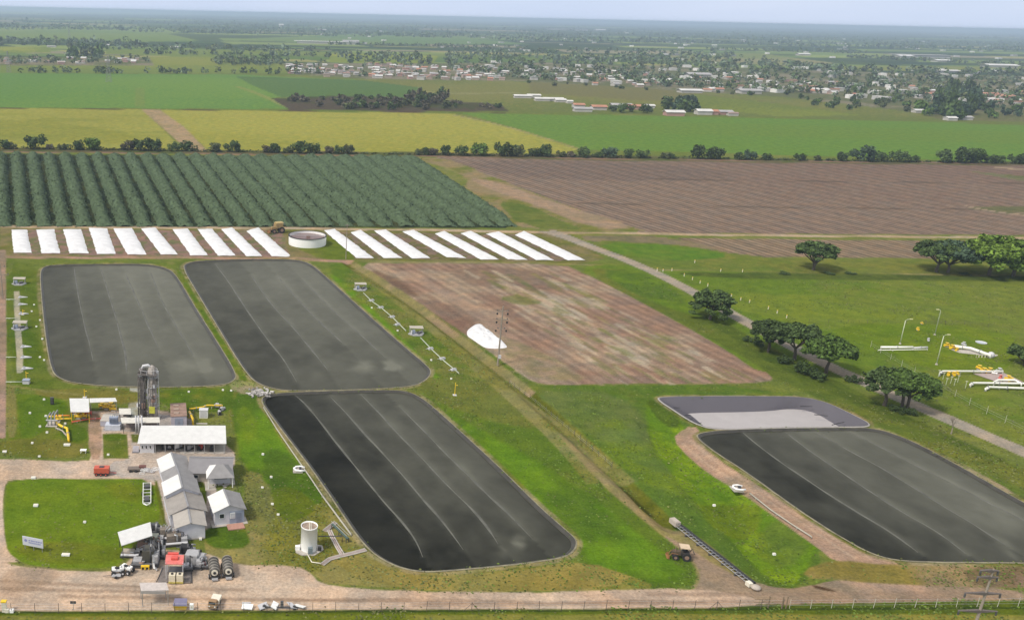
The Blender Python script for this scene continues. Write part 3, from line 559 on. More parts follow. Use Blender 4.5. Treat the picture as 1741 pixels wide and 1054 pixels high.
for i, (lab, P, ns, dl) in enumerate(LAGS):
    w = LAG[i]; T0 = thing('covered_lagoon', lab, 'covered lagoon', (0, 0, 0), 0, 'membrane covered lagoons')
    flip = AREA(w) < 0
    band(w, .22, .02, -.08, .07, 'rim', BANKL, T0, .1); band(w, -.08, .07, -.8, -.34, 'bank', BANKD if i != 3 else BANKD, T0, .08)
    ww = off(w, -.8); rings = list(np.linspace(1, .01, 90))
    vs, fs, n = ringmesh(ww, rings, coverz); fs.append(tuple(range((len(rings)-1)*n, len(rings)*n)))
    if flip: fs = [f[::-1] for f in fs]
    cv = MB().add(vs, fs).build('cover', COVER, T0, True)
    a = cv.data.color_attributes.new('dust_gloss', 'FLOAT_COLOR', 'POINT'); v = np.array(vs)
    lo, hi = G(*P[0]), None; xs = v[:, 0]; pd = np.zeros(len(v))
    for (p, r, s) in DUSTP[i]:
        g = G(*p); wx = v[:, 0]+(fbm(v[:, 0]/5, v[:, 1]/5, 8, 3)-.5)*7; wy = v[:, 1]+(fbm(v[:, 0]/5, v[:, 1]/5, 18, 3)-.5)*7
        k = r/(sc_at(g)); pd += s*np.exp(-((wx-g.x)/k)**2-((wy-g.y)/(k*1.7))**2)
    # dust against the seams; sky gloss painted in, lighter east and far
    g0 = np.array([s_[0][0] for s_ in SEAMS[i]]).mean(); e = G(*SEAMS[i][0][0]); e2 = G(*SEAMS[i][0][-1]); dirv = np.array([e2.x-e.x, e2.y-e.y]); dirv /= np.hypot(*dirv); nn = np.array([-dirv[1], dirv[0]])
    t = (v[:, :2]@nn); t = (t-t.min())/(t.max()-t.min())
    if nn[0] < 0: t = 1-t
    tt = (v[:, :2]@-dirv); tt = (tt-tt.min())/(tt.max()-tt.min())
    pd += .22*(fbm(v[:, 0]/3, v[:, 1]/4, 71, 4)-.5)+.22*(fbm(v[:, 0]/26, v[:, 1]/30, 77, 3)-.5)+dl-.05+.26*smooth(t, .08, .6)*(.45+.55*tt)+.10*tt-.05+.12*(fbm(v[:, 0]/11, v[:, 1]/16, 44, 4)-.5)
    for sm in SEAMS[i]:
        sp = resample(chaikin([G(*p, -.5)[:2] for p in sm], 2, False), 60, False); q_ = np.argmin(np.hypot(v[:, 0, None]-sp[None, :, 0], v[:, 1, None]-sp[None, :, 1]), 1); lat = (v[:, 0]-sp[q_, 0])*nn[0]+(v[:, 1]-sp[q_, 1])*nn[1]; lat = lat*(1 if nn[0] > 0 else -1); pd += np.where(lat > 0, .075*np.exp(-np.abs(lat)/9)+.035, -.03*np.exp(-np.abs(lat)/5)); dd = np.min(np.hypot(v[:, 0, None]-sp[None, :, 0], v[:, 1, None]-sp[None, :, 1]), 1); pd += (.16+.3*(fbm(v[:, 0]/9, v[:, 1]/9, 5, 3)-.5))*np.exp(-(dd/1.0)**2)
    pd = np.clip(pd, 0, 1); a.data.foreach_set('color', np.c_[pd, pd, pd, np.ones(len(pd))].astype(np.float32).ravel())
    for sm in SEAMS[i]:
        sp = resample(chaikin([G(*p, -.4)[:2] for p in sm], 2, False), 70, False); c = ww.mean(0); pts = []
        for k, p in enumerate(sp):
            x = p[0]+(vn(k*.12, 1, 7)-.5)*.4; y = p[1]
            # height of the cover under the seam: find the ring ratio in this direction
            d_ = np.array([x, y])-c; an = np.arctan2(ww[:, 1]-c[1], ww[:, 0]-c[0]); j = np.argmin(np.abs(np.angle(np.exp(1j*(an-math.atan2(d_[1], d_[0])))))); s = min(1, np.hypot(*d_)/np.hypot(*(ww[j]-c)))
            pts.append((x, y, coverz((x, y), s)))
        m = MB(); vs2 = []; N_ = len(pts)
        for k, p in enumerate(pts):
            wi = (.10+.22*float(vn(k*.22, i*3.1+sm[0][0], 9)))*min(1, .25+k/6, .25+(N_-1-k)/6); 
            for o_, z_ in ((-wi, .01), (-wi*.5, .05), (0, .07), (wi*.5, .05), (wi, .01)): vs2.append((p[0]+nn[0]*o_, p[1]+nn[1]*o_, p[2]+z_))
        m.add(vs2, [(5*k+j, 5*k+j+1, 5*k+j+6, 5*k+j+5) for k in range(N_-1) for j in range(4)]); m.build('seam', SEAM, T0, True)
# open lined basin beside the fourth lagoon
w = LAG[4]; T0 = thing('lined_basin', 'open shallow basin with grey liner and pale silted floor, joined to the covered lagoon', 'basin', (0, 0, 0))
band(w, .3, .03, -.1, .12, 'rim', mat('pale_liner_edge', (.30, .285, .265), .7, 0, .2), T0, .05)
fl = resample(chaikin([G(*p, -2.6)[:2] for p in [(1176,706),(1165,702),(1300,700),(1345,694),(1385,700),(1420,722),(1440,732),(1330,733),(1222,738),(1200,728)]], 2), 200)
def slopes(a, b, z0, z1, names):
    n = len(a)
    # align start indices
    k0 = int(np.argmin(np.hypot(*(b-a[0]).T))); b = np.roll(b, -k0, 0)
    if AREA(a)*AREA(b) < 0: b = np.roll(b[::-1], 1, 0)
    vs = []; K_ = 7
    for k in range(K_):
        t = k/(K_-1)
        for i in range(n): p = a[i]*(1-t)+b[i]*t; vs.append((p[0], p[1], z0+(z1-z0)*t+(.25*(float(vn(p[0]/4, p[1]/4, 3))-.5) if 0 < k < K_-1 else 0)))
    fs = [(k*n+i, k*n+(i+1) % n, (k+1)*n+(i+1) % n, (k+1)*n+i) for k in range(K_-1) for i in range(n)]
    return MB().add(vs, fs)
wi = resample(off(w, -.1), 200)
slopes(wi, fl, .15, -2.6, None).build('side_slope', LINER, T0, True)
MB().add([(p[0], p[1], -2.58) for p in fl], [tuple(range(200))]).build('floor', mat('pale_silt', (.36, .34, .34), .8, 0, .1, .15), T0)
for p in [(1148,693,5,0), (1166,706,5,0), (1174,713,3,.2), (1187,720,4,.2), (1371,691,6,0), (1396,706,6,-.1), (1425,720,8,.3)]:
    z = -1.0; g = G(p[0], p[1], z); m = MB(); pts = []
    for k in range(9): q = k/8; pts.append((g.x+(q-.5)*p[2]*.5, g.y+p[3]*(q-.5)*6+random.uniform(-.08, .08), -.95))
    m.tube(pts, .10, 6, .06); m.build('sandbag_line', BLACK, T0)

# ------------------------------------------------------------------ white sheeted mounds
STR = [((19.5,391),(46,391),(54,430),(23,430)),((62,391),(92,390),(102.5,431),(71,431)),((107,390.5),(138,390),(150.5,431),(118,431)),((151,387.5),(182,389),(197,432),(165,432)),((192.5,389),(224,388),(249,433),(217,433)),((240,389),(264,387),(302.5,433),(273.5,433)),((293,390),(319,389),(354,434.5),(324,434.5)),((335.5,390),(360.5,389.5),(401,435),(370.5,435)),((376,390),(395,387),(446.5,436),(419,436)),((419,393),(439.5,387),(496,437),(463,436)),
 ((550,392),(569,389.5),(636,439),(606,439)),((596,395.5),(613,391),(684,439),(652,439)),((636,393),(655.5,390.5),(731.5,439),(701,440)),((684,394),(703,391),(793,439),(759,437.5)),((739,398),(755.5,393),(848.5,441.5),(817,441.5)),((782.5,397),(801,393),(897,442),(865.5,442)),((826.5,398),(848.5,394),(942,442.5),(912,442.5)),((875.5,400),(891,393),(995,442.5),(965.5,443))]
WHERE = ['left of the harvester']*10+['right of the round tank']*8
for i, q in enumerate(STR):
    c = [Vector(G(*p)) for p in q]; cen = sum(c, Vector())/4; m = MB(); vs = []; nu, nv = 13, 48
    for a in range(nv+1):
        v = a/nv; L_ = c[0].lerp(c[3], v); R_ = c[1].lerp(c[2], v)
        e = .45*(float(vn(a*.55, i*7.7, 3))-.5); e2 = .45*(float(vn(a*.55, i*9.1, 13))-.5)
        for b in range(nu+1):
            u = b/nu; p = L_.lerp(R_, u); d_ = (R_-L_).normalized(); p = p+d_*(e*(1-u)+e2*u)
            z = .75*(1-abs(2*u-1)**2.6)*min(1, v*7+.05, (1-v)*7+.05)+.28*(float(fbm(p.x/2.2, p.y/3, 60+i, 3))-.5)*(1 if 0 < b < nu else .2)
            vs.append((p.x-cen.x, p.y-cen.y, max(.03, z+.07)))
    m.add(vs, [(a*(nu+1)+b, (a+1)*(nu+1)+b, (a+1)*(nu+1)+b+1, a*(nu+1)+b+1) for a in range(nv) for b in range(nu)])
    o = m.build('sheeted_mound', PLAST, None, True); o.location = cen
    k = i+1 if i < 10 else i-9
    tag(o, f"long white plastic-covered mound, {ordi(k)} from the {'left in the row left of the harvester' if i < 10 else 'round white tank in the row beside it'}", 'covered mound', 'white sheeted mounds in two rows')
# crumpled heap on the brown field
hp = chaikin([G(*p)[:2] for p in [(793,563),(803,555),(812,550),(821,556),(836,566),(849,578),(865,590),(854,593),(829,593),(817,588),(804,578),(795,573)]], 2)
hp = resample(hp, 70); rings = np.linspace(1, .02, 16); vs, fs, n = ringmesh(hp, rings, lambda q, s: .05+1.9*(1-s**2.2)*(.6+.8*float(fbm(q[0]/1.5, q[1]/1.5, 4, 3)))+.5*(float(vn(q[0]/.7, q[1]/.7, 9))-.5)*(1-s))
fs.append(tuple(range(15*n, 16*n))); c0 = hp.mean(0)
if AREA(hp) < 0: fs = [f[::-1] for f in fs]
o = MB().add([(a-c0[0], b-c0[1], z) for a, b, z in vs], fs).build('plastic_heap', PLAST, None, True); o.location = (c0[0], c0[1], 0)
tag(o, 'crumpled heap of white plastic sheet lying on the bare brown field by the pole', 'plastic sheet')
# ------------------------------------------------------------------ works buildings
def frame(a, b):
    "origin and turn of a building from the front-left and front-right ground points"
    A_, B_ = G(*a), G(*b); d_ = B_-A_; return (A_+B_)/2, math.atan2(d_.y, d_.x), d_.length
def gable(name, label, cat, r0, r1, zr, ze, hw, over=.35, wall=WALLL, roof=ROOFG, z0=0, patch=None, extra=None, group=None, rv=.12):
    "gabled building from its ridge: front and back ridge ends as survey points at ridge height"
    a = G(*r0, zr); b = G(*r1, zr); d_ = b-a; L = d_.length; ang = math.atan2(-d_.x, d_.y)
    T0 = thing(name, label, cat, (a.x, a.y, 0), ang, group)
    # local: ridge along +y from 0 to L
    m = MB(); P = [(-hw, z0), (hw, z0), (hw, ze), (0, zr-.06), (-hw, ze)]
    n = len(P); y0, y1 = over, L-over
    vs = [(p[0], y0, p[1]) for p in P]+[(p[0], y1, p[1]) for p in P]
    m.add(vs, [tuple(range(n)), tuple(range(n, 2*n))[::-1]]+[((i+1) % n, i, n+i, n+(i+1) % n) for i in range(n)]); m.build('wall', wall, T0)
    sl = (zr-ze)/hw; e = hw+over; ez = zr-sl*e
    rf = MB(); 
    for s in (-1, 1):
        q = [(0, 0, zr+.05), (s*e, 0, ez+.05), (s*e, L, ez+.05), (0, L, zr+.05)]
        if s < 0: q = q[::-1]
        rf.slab(q[::-1], .09)
    ro = rf.build('roof', roof, T0)
    MB().box((0, L/2, zr+.09), (.35, L+.05, .05)).build('ridge_cap', mat('ridge_cap_sheet', (.25, .25, .26), .6), ro)
    if patch:  # white sheet on the left slope, sun glint painted as roof colour
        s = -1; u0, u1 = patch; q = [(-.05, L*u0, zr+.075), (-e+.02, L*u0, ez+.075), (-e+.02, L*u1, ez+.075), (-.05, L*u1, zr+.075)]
        MB().slab(q, .03).build('sunlit_roof_panel', ROOFW, T0)['label'] = 'white roof panel with sun glint in its colour'
    return T0, L, hw, over
def win(T0, x, y, z, w, h, par=None, side='f', nm='window', fm=WHITE, gm=GLASS):
    f = MB().box((x, y, z), (w, .08, h) if side == 'f' else (.08, w, h)).build(nm, fm, T0)
    k = .03 if side == 'f' else .03
    MB().box((x, y-.05, z) if side == 'f' else (x-.05, y, z), (w-.16, .04, h-.16) if side == 'f' else (.04, w-.16, h-.16)).build('pane', gm, f)
    return f
T0, L, hw, ov = gable('site_building', 'grey gabled hall, farthest of the joined row, sunlit white roof panel at its far end', 'building', (305,808), (291,769), 3.6, 2.5, 2.75, patch=(.42, 1), group='row of joined site buildings')
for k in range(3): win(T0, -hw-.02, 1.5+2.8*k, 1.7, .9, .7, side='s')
T0, L, hw, ov = gable('site_building', 'small gabled hall with left roof slope painted sunlit white, second of the joined row', 'building', (310,829), (304,805), 5.0, 3.6, 3.1, patch=(.02, .98), group='row of joined site buildings')
T0, L, hw, ov = gable('site_building', 'long tan grey gabled hall in the middle of the joined row', 'building', (320,861), (310.5,829), 4.1, 2.8, 3.25, roof=ROOFT, group='row of joined site buildings')
for k in range(3): win(T0, -hw-.02, 1.5+2.2*k, 1.6, .9, .7, side='s')
T0, L, hw, ov = gable('site_building', 'nearest hall of the joined row, pale tan roof over a blank lilac end wall', 'building', (324.5,889), (319.5,863), 3.6, 2.85, 2.55, roof=ROOFL, group='row of joined site buildings')
MB().box((.2, ov-.03, 3.35), (.25, .06, .25)).build('vent', DGREY, T0)
MB().box((0, ov-.02, .15), (4.9, .05, .3)).build('plinth', CONC, T0)
# cottage with porch door
T0, L, hw, ov = gable('gatehouse', 'little white and blue grey cottage with window in gable and left roof slope painted sunlit', 'cottage', (391,859), (380,831), 4.1, 3.0, 2.75, patch=(0, 1), over=.4)
win(T0, -1.45, ov-.03, 1.9, .95, .95)
MB().box((1.35, ov-.03, 1.3), (2.7, .06, 2.6)).build('blue_panel', BLUE, T0)
win(T0, .55, ov-.08, 1.75, .95, 1.2, gm=mat('milky_glass', (.5, .52, .56), .2))
dr = MB().box((1.75, ov-.08, 1.1), (.95, .07, 2.15)).build('door', mat('grey_blue_door', (.18, .21, .28), .5), T0); MB().box((2.1, ov-.14, 1.1), (.06, .05, .14)).build('handle', STEEL, dr)
MB().box((.9, -.9, .12), (3.1, 1.9, .22)).build('doorstep', mat('brick_red_paving', (.40, .22, .17), .9), T0); MB().box((0, ov+.5, .06), (6.7, 2.3, .1)).build('plinth', CONC, T0)
for k in range(3): win(T0, -hw-.02, 1.6+2*k, 1.7, .8, .7, side='s')
# grey double-pitch store, ridge across
a, b = G(322,777,3.9), G(397,778,3.9); T0 = thing('store_building', 'wide grey gabled store standing between the long white shed and the joined row', 'building', ((a.x+b.x)/2, a.y, 0), math.atan2(b.y-a.y, b.x-a.x)); w_ = (b-a).length/2
m = MB(); m.add([(-w_+.3, -3.1, 0), (w_-.3, -3.1, 0), (w_-.3, 3.1, 0), (-w_+.3, 3.1, 0), (-w_+.3, -3.1, 2.5), (w_-.3, -3.1, 2.5), (w_-.3, 3.1, 2.5), (-w_+.3, 3.1, 2.5), (-w_+.3, 0, 3.8), (w_-.3, 0, 3.8)], [(0,1,5,4), (2,3,7,6), (1,2,6,9,5), (3,0,4,8,7), (4,5,9,8), (6,7,8,9)]); m.build('wall', TAN, T0)
rf = MB(); rf.slab([(-w_, -3.7, 2.28), (w_, -3.7, 2.28), (w_, 0, 3.95), (-w_, 0, 3.95)], .1); rf.slab([(-w_, 0, 3.95), (w_, 0, 3.95), (w_, 3.7, 2.28), (-w_, 3.7, 2.28)], .1); ro = rf.build('roof', corr('grey_roof_sheet_wide', (.30, .29, .30), 0, .6), T0)
MB().box((0, 0, 4.0), (2*w_, .3, .05)).build('ridge_cap', mat('ridge_cap_sheet', (.25, .25, .26), .6), ro)
for k in (-3, 0, 3): win(T0, k, -3.13, 1.3, 1.2, .8)
# open pavilion with hipped roof
a = G(374,833); T0 = thing('hipped_pavilion', 'square open pavilion with hipped grey roof whose west face is painted sunlit, behind the cottage', 'pavilion', (a.x-.3, a.y+3.0, 0), math.radians(8))
s = 2.75; zz = 2.5; zt = 4.1
def hip(ix): return [[(-s, -s, zz), (s, -s, zz), (.7, 0, zt), (-.7, 0, zt)], [(s, -s, zz), (s, s, zz), (.7, 0, zt)], [(s, s, zz), (-s, s, zz), (-.7, 0, zt), (.7, 0, zt)], [(-s, s, zz), (-s, -s, zz), (-.7, 0, zt)]][ix]
for i_ in range(4):
    q = [Vector(p) for p in hip(i_)]; n = len(q); MB().add(q+[p-Vector((0, 0, .1)) for p in q], [tuple(range(n)), tuple(range(n, 2*n))[::-1]]+[(i, n+i, n+(i+1) % n, (i+1) % n) for i in range(n)]).build('roof_face', ROOFW if i_ == 3 else ROOFG, T0)  # west face white: sunlit brightness put into its colour
for x in (-1, 1):
    for y in (-1, 1): MB().box((x*2.4, y*2.4, 1.2), (.18, .18, 2.4)).build('post', WHITE, T0)
MB().box((0, .8, .95), (4.2, 2.6, 1.9)).build('inner_room', WALLL, T0); MB().box((0, 0, .05), (6, 6, .1)).build('slab', CONC, T0); MB().box((.2, -.53, 1.4), (2.6, .05, .6)).build('opening', BLACK, T0)
# long white-roofed shed
a, b = G(238,768), G(383,768); T0 = thing('machine_shed', 'long open-fronted shed with bright white sheet roof, machines in its shadow', 'shed', ((a.x+b.x)/2, a.y, 0), math.atan2(b.y-a.y, b.x-a.x)); w_ = (b-a).length/2
MB().slab([(-w_-.3, -.7, 2.55), (w_+.3, -.7, 2.55), (w_-.1, 6.2, 3.5), (-w_-.3, 6.2, 3.5)], .12).build('roof', ROOFW, T0)
MB().box((0, 5.7, 1.55), (2*w_-.4, .15, 3.1)).build('back_wall', TAN, T0); MB().box((0, 2.6, .05), (2*w_, 6, .1)).build('floor', CONC, T0)
MB().box((-w_+1.6, 2.6, 1.15), (3.0, 5.6, 2.3)).build('store_room', LGREY, T0)
for k in range(3): win(T0, -w_+.65+k*.85, -.24, 1.5, .5, .8)
for k in range(8): MB().box((-w_+3.4+k*(2*w_-3.6)/7, -.35, 1.25), (.14, .14, 2.5)).build('post', STEEL, T0)
def engine(x, y, z, s, rz, lab, colm, T_=None, kind='stationary_engine', cat='engine', grp=None):
    T1 = thing(kind, lab, cat, (x, y, z), rz, grp)
    MB().box((0, 0, .12*s), (2.2*s, 1.0*s, .18*s)).build('skid', DGREY, T1)
    MB().box((-.3*s, 0, .65*s), (1.1*s, .7*s, .85*s)).box((-.3*s, 0, 1.15*s), (.9*s, .5*s, .2*s)).build('engine_block', colm, T1)
    MB().tube([(.35*s, 0, .6*s), (1.0*s, 0, .6*s)], .38*s, 14).build('generator_drum', GREY, T1)
    MB().tube([(-.4*s, .1*s, 1.2*s), (-.4*s, .1*s, 1.7*s), (-.1*s, .1*s, 1.8*s)], .07*s, 8).build('exhaust_pipe', RUST, T1)
    MB().box((-.98*s, 0, .7*s), (.18*s, .8*s, .9*s)).build('radiator', BLACK, T1)
    return T1
o_ = T0.location
for i, (u, mm, lab) in enumerate([(.10, DGREY, 'dark engine parked at the left bay under the long white shed roof'), (.28, WHITE, 'white engine set under the long white shed roof beside the dark one'), (.47, GREY, 'grey engine set in the middle bay of the long white shed'), (.66, RED, 'red engine set under the right part of the long white shed'), (.84, DGREY, 'dark engine in the rightmost bay of the long white shed')]):
    engine(o_.x-w_+4.2+u*(2*w_-5), o_.y+1.4+.5*(i % 2), 0.1, .95, .4*i, lab, mm)
# ------- utilities behind the yard
def canopy(name, label, cat, pts, z, leg_m=STEEL, roof_m=ROOFW, th=.12, legs=True, slope=0):
    c = [G(*p, z) for p in pts]; cen = sum(c, Vector())/len(c); T1 = thing(name, label, cat, (cen.x, cen.y, 0))
    q = [Vector((p.x-cen.x, p.y-cen.y, z+(slope if i > 1 else 0))) for i, p in enumerate(c)]
    MB().slab(q, th).build('roof', roof_m, T1)
    if legs:
        for i, p in enumerate(q): MB().tube([(p.x*.93, p.y*.9, 0), (p.x*.93, p.y*.9, p.z-th)], .07, 6).build('post', leg_m, T1)
    return T1, q
T1, q = canopy('pump_canopy', 'square white canopy over yellow and red gas pipework', 'canopy', [(120,700),(152,700),(151,677),(118,677)], 3.0, YEL)
T1, q = canopy('pump_canopy', 'narrow pale canopy strip reaching right over yellow pipes', 'canopy', [(152.5,684),(199,682),(196,676),(152,677)], 3.0, STEEL)
def pipe(label, pts, r, m, z=.6, name='pipe', cat='pipe', group=None, supports=True, flange=True, zs=None):
    g = [G(*p, (zs[i] if zs else z)) for i, p in enumerate(pts)]; c = g[0]; T1 = thing(name, label, cat, (c.x, c.y, 0), 0, group); l = [p-Vector((c.x, c.y, 0)) for p in g]
    ends = [Vector((l[0].x, l[0].y, 0))]+l+[Vector((l[-1].x, l[-1].y, 0))]
    MB().tube(ends, r, 10).build('pipe_run', m, T1, True)
    for i in range(len(l)-1):
        a, b = l[i], l[i+1]
        if flange: 
            d_ = (b-a).normalized(); MB().tube([a.lerp(b, .5)-d_*.07, a.lerp(b, .5)+d_*.07], r*1.6, 12).build('flange', STEEL, T1)
        if supports: p = a.lerp(b, .3); MB().box((p.x, p.y, (p.z-r)/2), (.18, .18, p.z-r)).build('support', CONC, T1)
    return T1
def valve(label, px, py, m, s=1, z=0, name='valve', cat='valve', grp=None, rz=0):
    g = G(px, py, z); T1 = thing(name, label, cat, g, rz, grp)
    MB().tube([(-.5*s, 0, .45*s), (.5*s, 0, .45*s)], .2*s, 10).tube([(0, 0, .45*s), (0, 0, .95*s)], .14*s, 8).build('body', m, T1)
    for k in (-.5, .5): MB().tube([(k*s-.05, 0, .45*s), (k*s+.05, 0, .45*s)], .34*s, 12).build('flange', m, T1)
    MB().lathe([(.05, 0), (.36*s, .01), (.38*s, .06), (.05, .07)], (0, 0, 1.0*s), 12).build('handwheel', m, T1)
    MB().box((0, 0, .1*s), (.7*s, .4*s, .2*s)).build('base', CONC, T1)
    return T1
for i, (x, y, m, w_) in enumerate([(127,704,RED,'red'),(133,712,YEL,'yellow'),(142,711,YEL,'yellow'),(150,706,RED,'red'),(138,703,ORNG,'orange'),(174,694,YEL,'yellow'),(181,696,YEL,'yellow'),(189,694,YEL,'yellow'),(193,699,YEL,'yellow'),(185,688,BLACK,'black')]):
    valve(f"{w_} valve number {i+1} counting from the left among the gas valves under the white canopies", x, y, m, 1.5, grp='gas valves under the canopies')
pipe('orange gas pipe, upper of the two running from the grey manifold to the canopy', [(95,706),(118,706)], .16, ORNG, .7)
pipe('yellow gas pipe, lower of the two running from the grey manifold to the canopy', [(93,712),(122,711)], .18, YEL, .7)
pipe('thick yellow pipe bending down across the lawn left of the dirt path', [(95,718),(104,724),(114,728),(117,747)], .28, YEL, .55)
pipe('tan pipe lying beside the thick yellow one on the lawn', [(95,727),(106,732),(113,740)], .15, TAN, .35)
pipe('red pipe pair along the ground between the two canopies', [(122,717),(152,712),(172,711)], .12, RED, .4)
for x, y0 in ((86,694),(91,700)):
    pass
T1 = thing('gas_manifold', 'upright grey pipe manifold standing on the bright lawn left of the canopy', 'manifold', G(88,724))
for k in range(3): MB().tube([(-.8+.8*k, 0, 0), (-.8+.8*k, 0, 2.2+.3*k), (-.8+.8*k, 2.5, 2.2+.3*k), (-.8+.8*k, 2.5, 0)], .16, 8).build('riser', GREY, T1, True)
MB().tube([(-1.2, 0, 1.4), (1.4, 0, 1.4)], .2, 10).build('header', GREY, T1); MB().tube([(-1.2, 2.5, 1.2), (1.6, 2.5, 1.2)], .2, 10).build('header', YEL, T1); MB().box((0, 1.2, .07), (2.6, 3.6, .1)).build('slab', CONC, T1)
T1 = thing('control_cabinet', 'narrow black cabinet standing alone on the bright lawn', 'cabinet', G(89,687)); MB().box((0, 0, .85), (.75, .5, 1.7)).build('body', BLACK, T1); MB().box((0, -.27, .9), (.6, .03, 1.4)).build('door', DGREY, T1); MB().box((0, 0, 1.73), (.85, .6, .06)).build('lid', DGREY, T1)
# blue-grey transformer house
T1 = thing('transformer', 'blue grey transformer with cooling fins on a pale block', 'transformer', G(196,730)); MB().box((-.5, .6, .6), (3.4, 2.0, 1.2)).build('plinth', mat('pale_blue_block', (.50, .53, .60), .7), T1)
MB().box((-.4, .8, 2.0), (1.9, 1.0, 1.6)).build('tank', BLUE, T1)
for k in range(6): MB().box((-1.15+k*.3, .12, 2.0), (.08, .34, 1.2)).build('fin', BLUE, T1)
for k in (-.9, -.4, .1): MB().tube([(k, .8, 2.8), (k, .8, 3.2)], .1, 8, .05).build('bushing', CREAM, T1)
T1 = thing('gravel_bunker', 'low lilac grey walled block beside the transformer', 'bunker', G(178,723)); MB().box((.2, 1.4, .6), (2.2, 3.6, 1.2)).build('wall', mat('lilac_block', (.40, .39, .44), .85), T1); MB().box((.2, 1.4, 1.25), (2.3, 3.7, .1)).build('coping', CONC, T1)
# lattice tower with vessel
g = G(250,711); T1 = thing('process_tower', 'tall domed grey vessel wrapped in a dark lattice tower, tallest structure of the works', 'tower', g, math.radians(-6))
vm = mat('stained_vessel', (.33, .30, .275), .8, 0, .6, 1.6, .10, 3)
MB().lathe([(1.05, .3), (1.1, .8), (1.14, 6), (1.0, 6.4), (1.06, 11.0), (1.0, 11.8), (.8, 12.5), (.45, 12.9), (.1, 13.1)], (1.4, .5, 0), 9).build('vessel', vm, T1)
for z in (3, 5.4, 7.8, 10.2): MB().lathe([(1.05, 0), (1.25, .02), (1.25, .16), (1.05, .18)], (1.4, .5, z), 20, False).build('band', GREY, T1)
lm = mat('weathered_lattice_steel', (.13, .118, .11), .75, .2, .4, 1)
TW = []
for sx_ in (-1, 1):
    for sy in (-1, 1): MB().tube([(-.9+sx_*1.0, .3+sy*.9, 0), (-.9+sx_*.75, .3+sy*.7, 11.8)], .11, 6).build('leg', lm, T1)
for lv in range(9):
    z = .8+lv*1.3; s_ = 1-.25*z/11.8; X_, Y_ = 1.0*s_, .9*s_; m = MB()
    for (a, b) in (((-X_, -Y_), (X_, -Y_)), ((X_, -Y_), (X_, Y_)), ((X_, Y_), (-X_, Y_)), ((-X_, Y_), (-X_, -Y_))):
        m.tube([(-.9+a[0], .3+a[1], z), (-.9+b[0], .3+b[1], z)], .06, 5); m.tube([(-.9+a[0], .3+a[1], z), (-.9+b[0], .3+b[1], z+1.3)], .045, 5)
    m.build('brace', lm, T1)
MB().tube([(-.9, .3, 0), (-.9, .3, 12.2)], .62, 7).build('riser_pipe', mat('brown_grey_riser', (.17, .15, .14), .8, 0, .4, 1), T1)
MB().tube([(-.9, .3, 12.0), (-.6, .3, 12.9), (.5, .4, 13.1), (1.2, .5, 12.5)], .3, 10).build('gooseneck', LGREY, T1, True)
m = MB(); m.box((.6, .2, 11.2), (4.4, 3.0, .12)); m.build('platform', lm, T1)
m = MB()
for k in range(8): a_ = k/8*6.28; m.tube([(.6+2.1*math.cos(a_), .2+1.45*math.sin(a_), 11.2), (.6+2.1*math.cos(a_), .2+1.45*math.sin(a_), 12.2)], .04, 4)
m.tube([(.6+2.1*math.cos(k/16*6.283), .2+1.45*math.sin(k/16*6.283), 12.2) for k in range(17)], .04, 4); m.build('railing', LGREY, T1)
m = MB()
for k in range(24): m.box((2.78, .5, .6+k*.45), (.06, .5, .05))
m.tube([(2.8, .25, 0), (2.8, .25, 11.2)], .04, 4); m.tube([(2.8, .75, 0), (2.8, .75, 11.2)], .04, 4); m.build('ladder', LGREY, T1)
rdt = random.Random(6)
for k in range(16):
    z_ = rdt.uniform(2.5, 11.5); a_ = rdt.uniform(-2.6, .4); x_ = rdt.choice([-.9, 1.4]); MB().box((x_+1.15*math.cos(a_), .4+1.1*math.sin(a_), z_), (rdt.uniform(.3, .8), rdt.uniform(.3, .7), rdt.uniform(.3, 1.3)), rdt.uniform(0, 1)).build('bracket_box', rdt.choice([GREY, LGREY, lm, RUST]), T1)
for k in range(4): x_ = -1.7+1.15*k; MB().tube([(x_, -.9, 1), (x_+rdt.uniform(-.2, .2), -.85, rdt.uniform(6, 11.5)), (x_+.3, .1, rdt.uniform(11.6, 12.4))], .12, 7).build('side_pipe', rdt.choice([LGREY, lm, GREY]), T1, True)
MB().box((1.5, -.9, 2.6), (1.3, .3, 1.6)).build('yellow_panel', mat('lime_yellow_panel', (.50, .50, .06), .6), T1)
for k in range(3): MB().tube([(-.3+k*.5, -1.0, .1), (-.3+k*.5, -1.0, 2.2+k*.4), (.4+k*.3, -.2, 2.3+k*.4)], .13, 8).build('side_pipe', lm, T1, True)
MB().box((.5, .2, .15), (5, 3.6, .3)).build('base_slab', CONC, T1)
for i, x in enumerate((230.5, 235, 240.5)):
    pipe(f"slim upright grey flue, {ordi(i+1)} from the left on the pale slab beside the tower", [(x,707),(x+.3,706.5)], .17, LGREY, z=4.2+.3*i, name='flue', cat='flue', supports=False, flange=False, group='flues beside the tower')
T1, q = canopy('pump_shelter', 'flat pale roofed shelter in front of the tower, red equipment inside', 'shelter', [(207,719),(272,718),(271,709),(205,710)], 2.6, DGREY, mat('pale_sheet', (.60, .58, .52), .6))
MB().box((0, 1.2, 1.1), (7.0, .15, 2.2)).build('back_wall', mat('brown_grey_wall', (.22, .18, .17), .8), T1)
T1, q = canopy('pump_shelter', 'small pale roof over a black pump between transformer and flues', 'shelter', [(203,704),(223,704),(222,694),(202,694)], 2.2, DGREY, mat('pale_sheet', (.60, .58, .52), .6))
engine(*G(217,706)[:2], 0, .9, .2, 'black pump engine under the small pale roof beside the flues', BLACK)
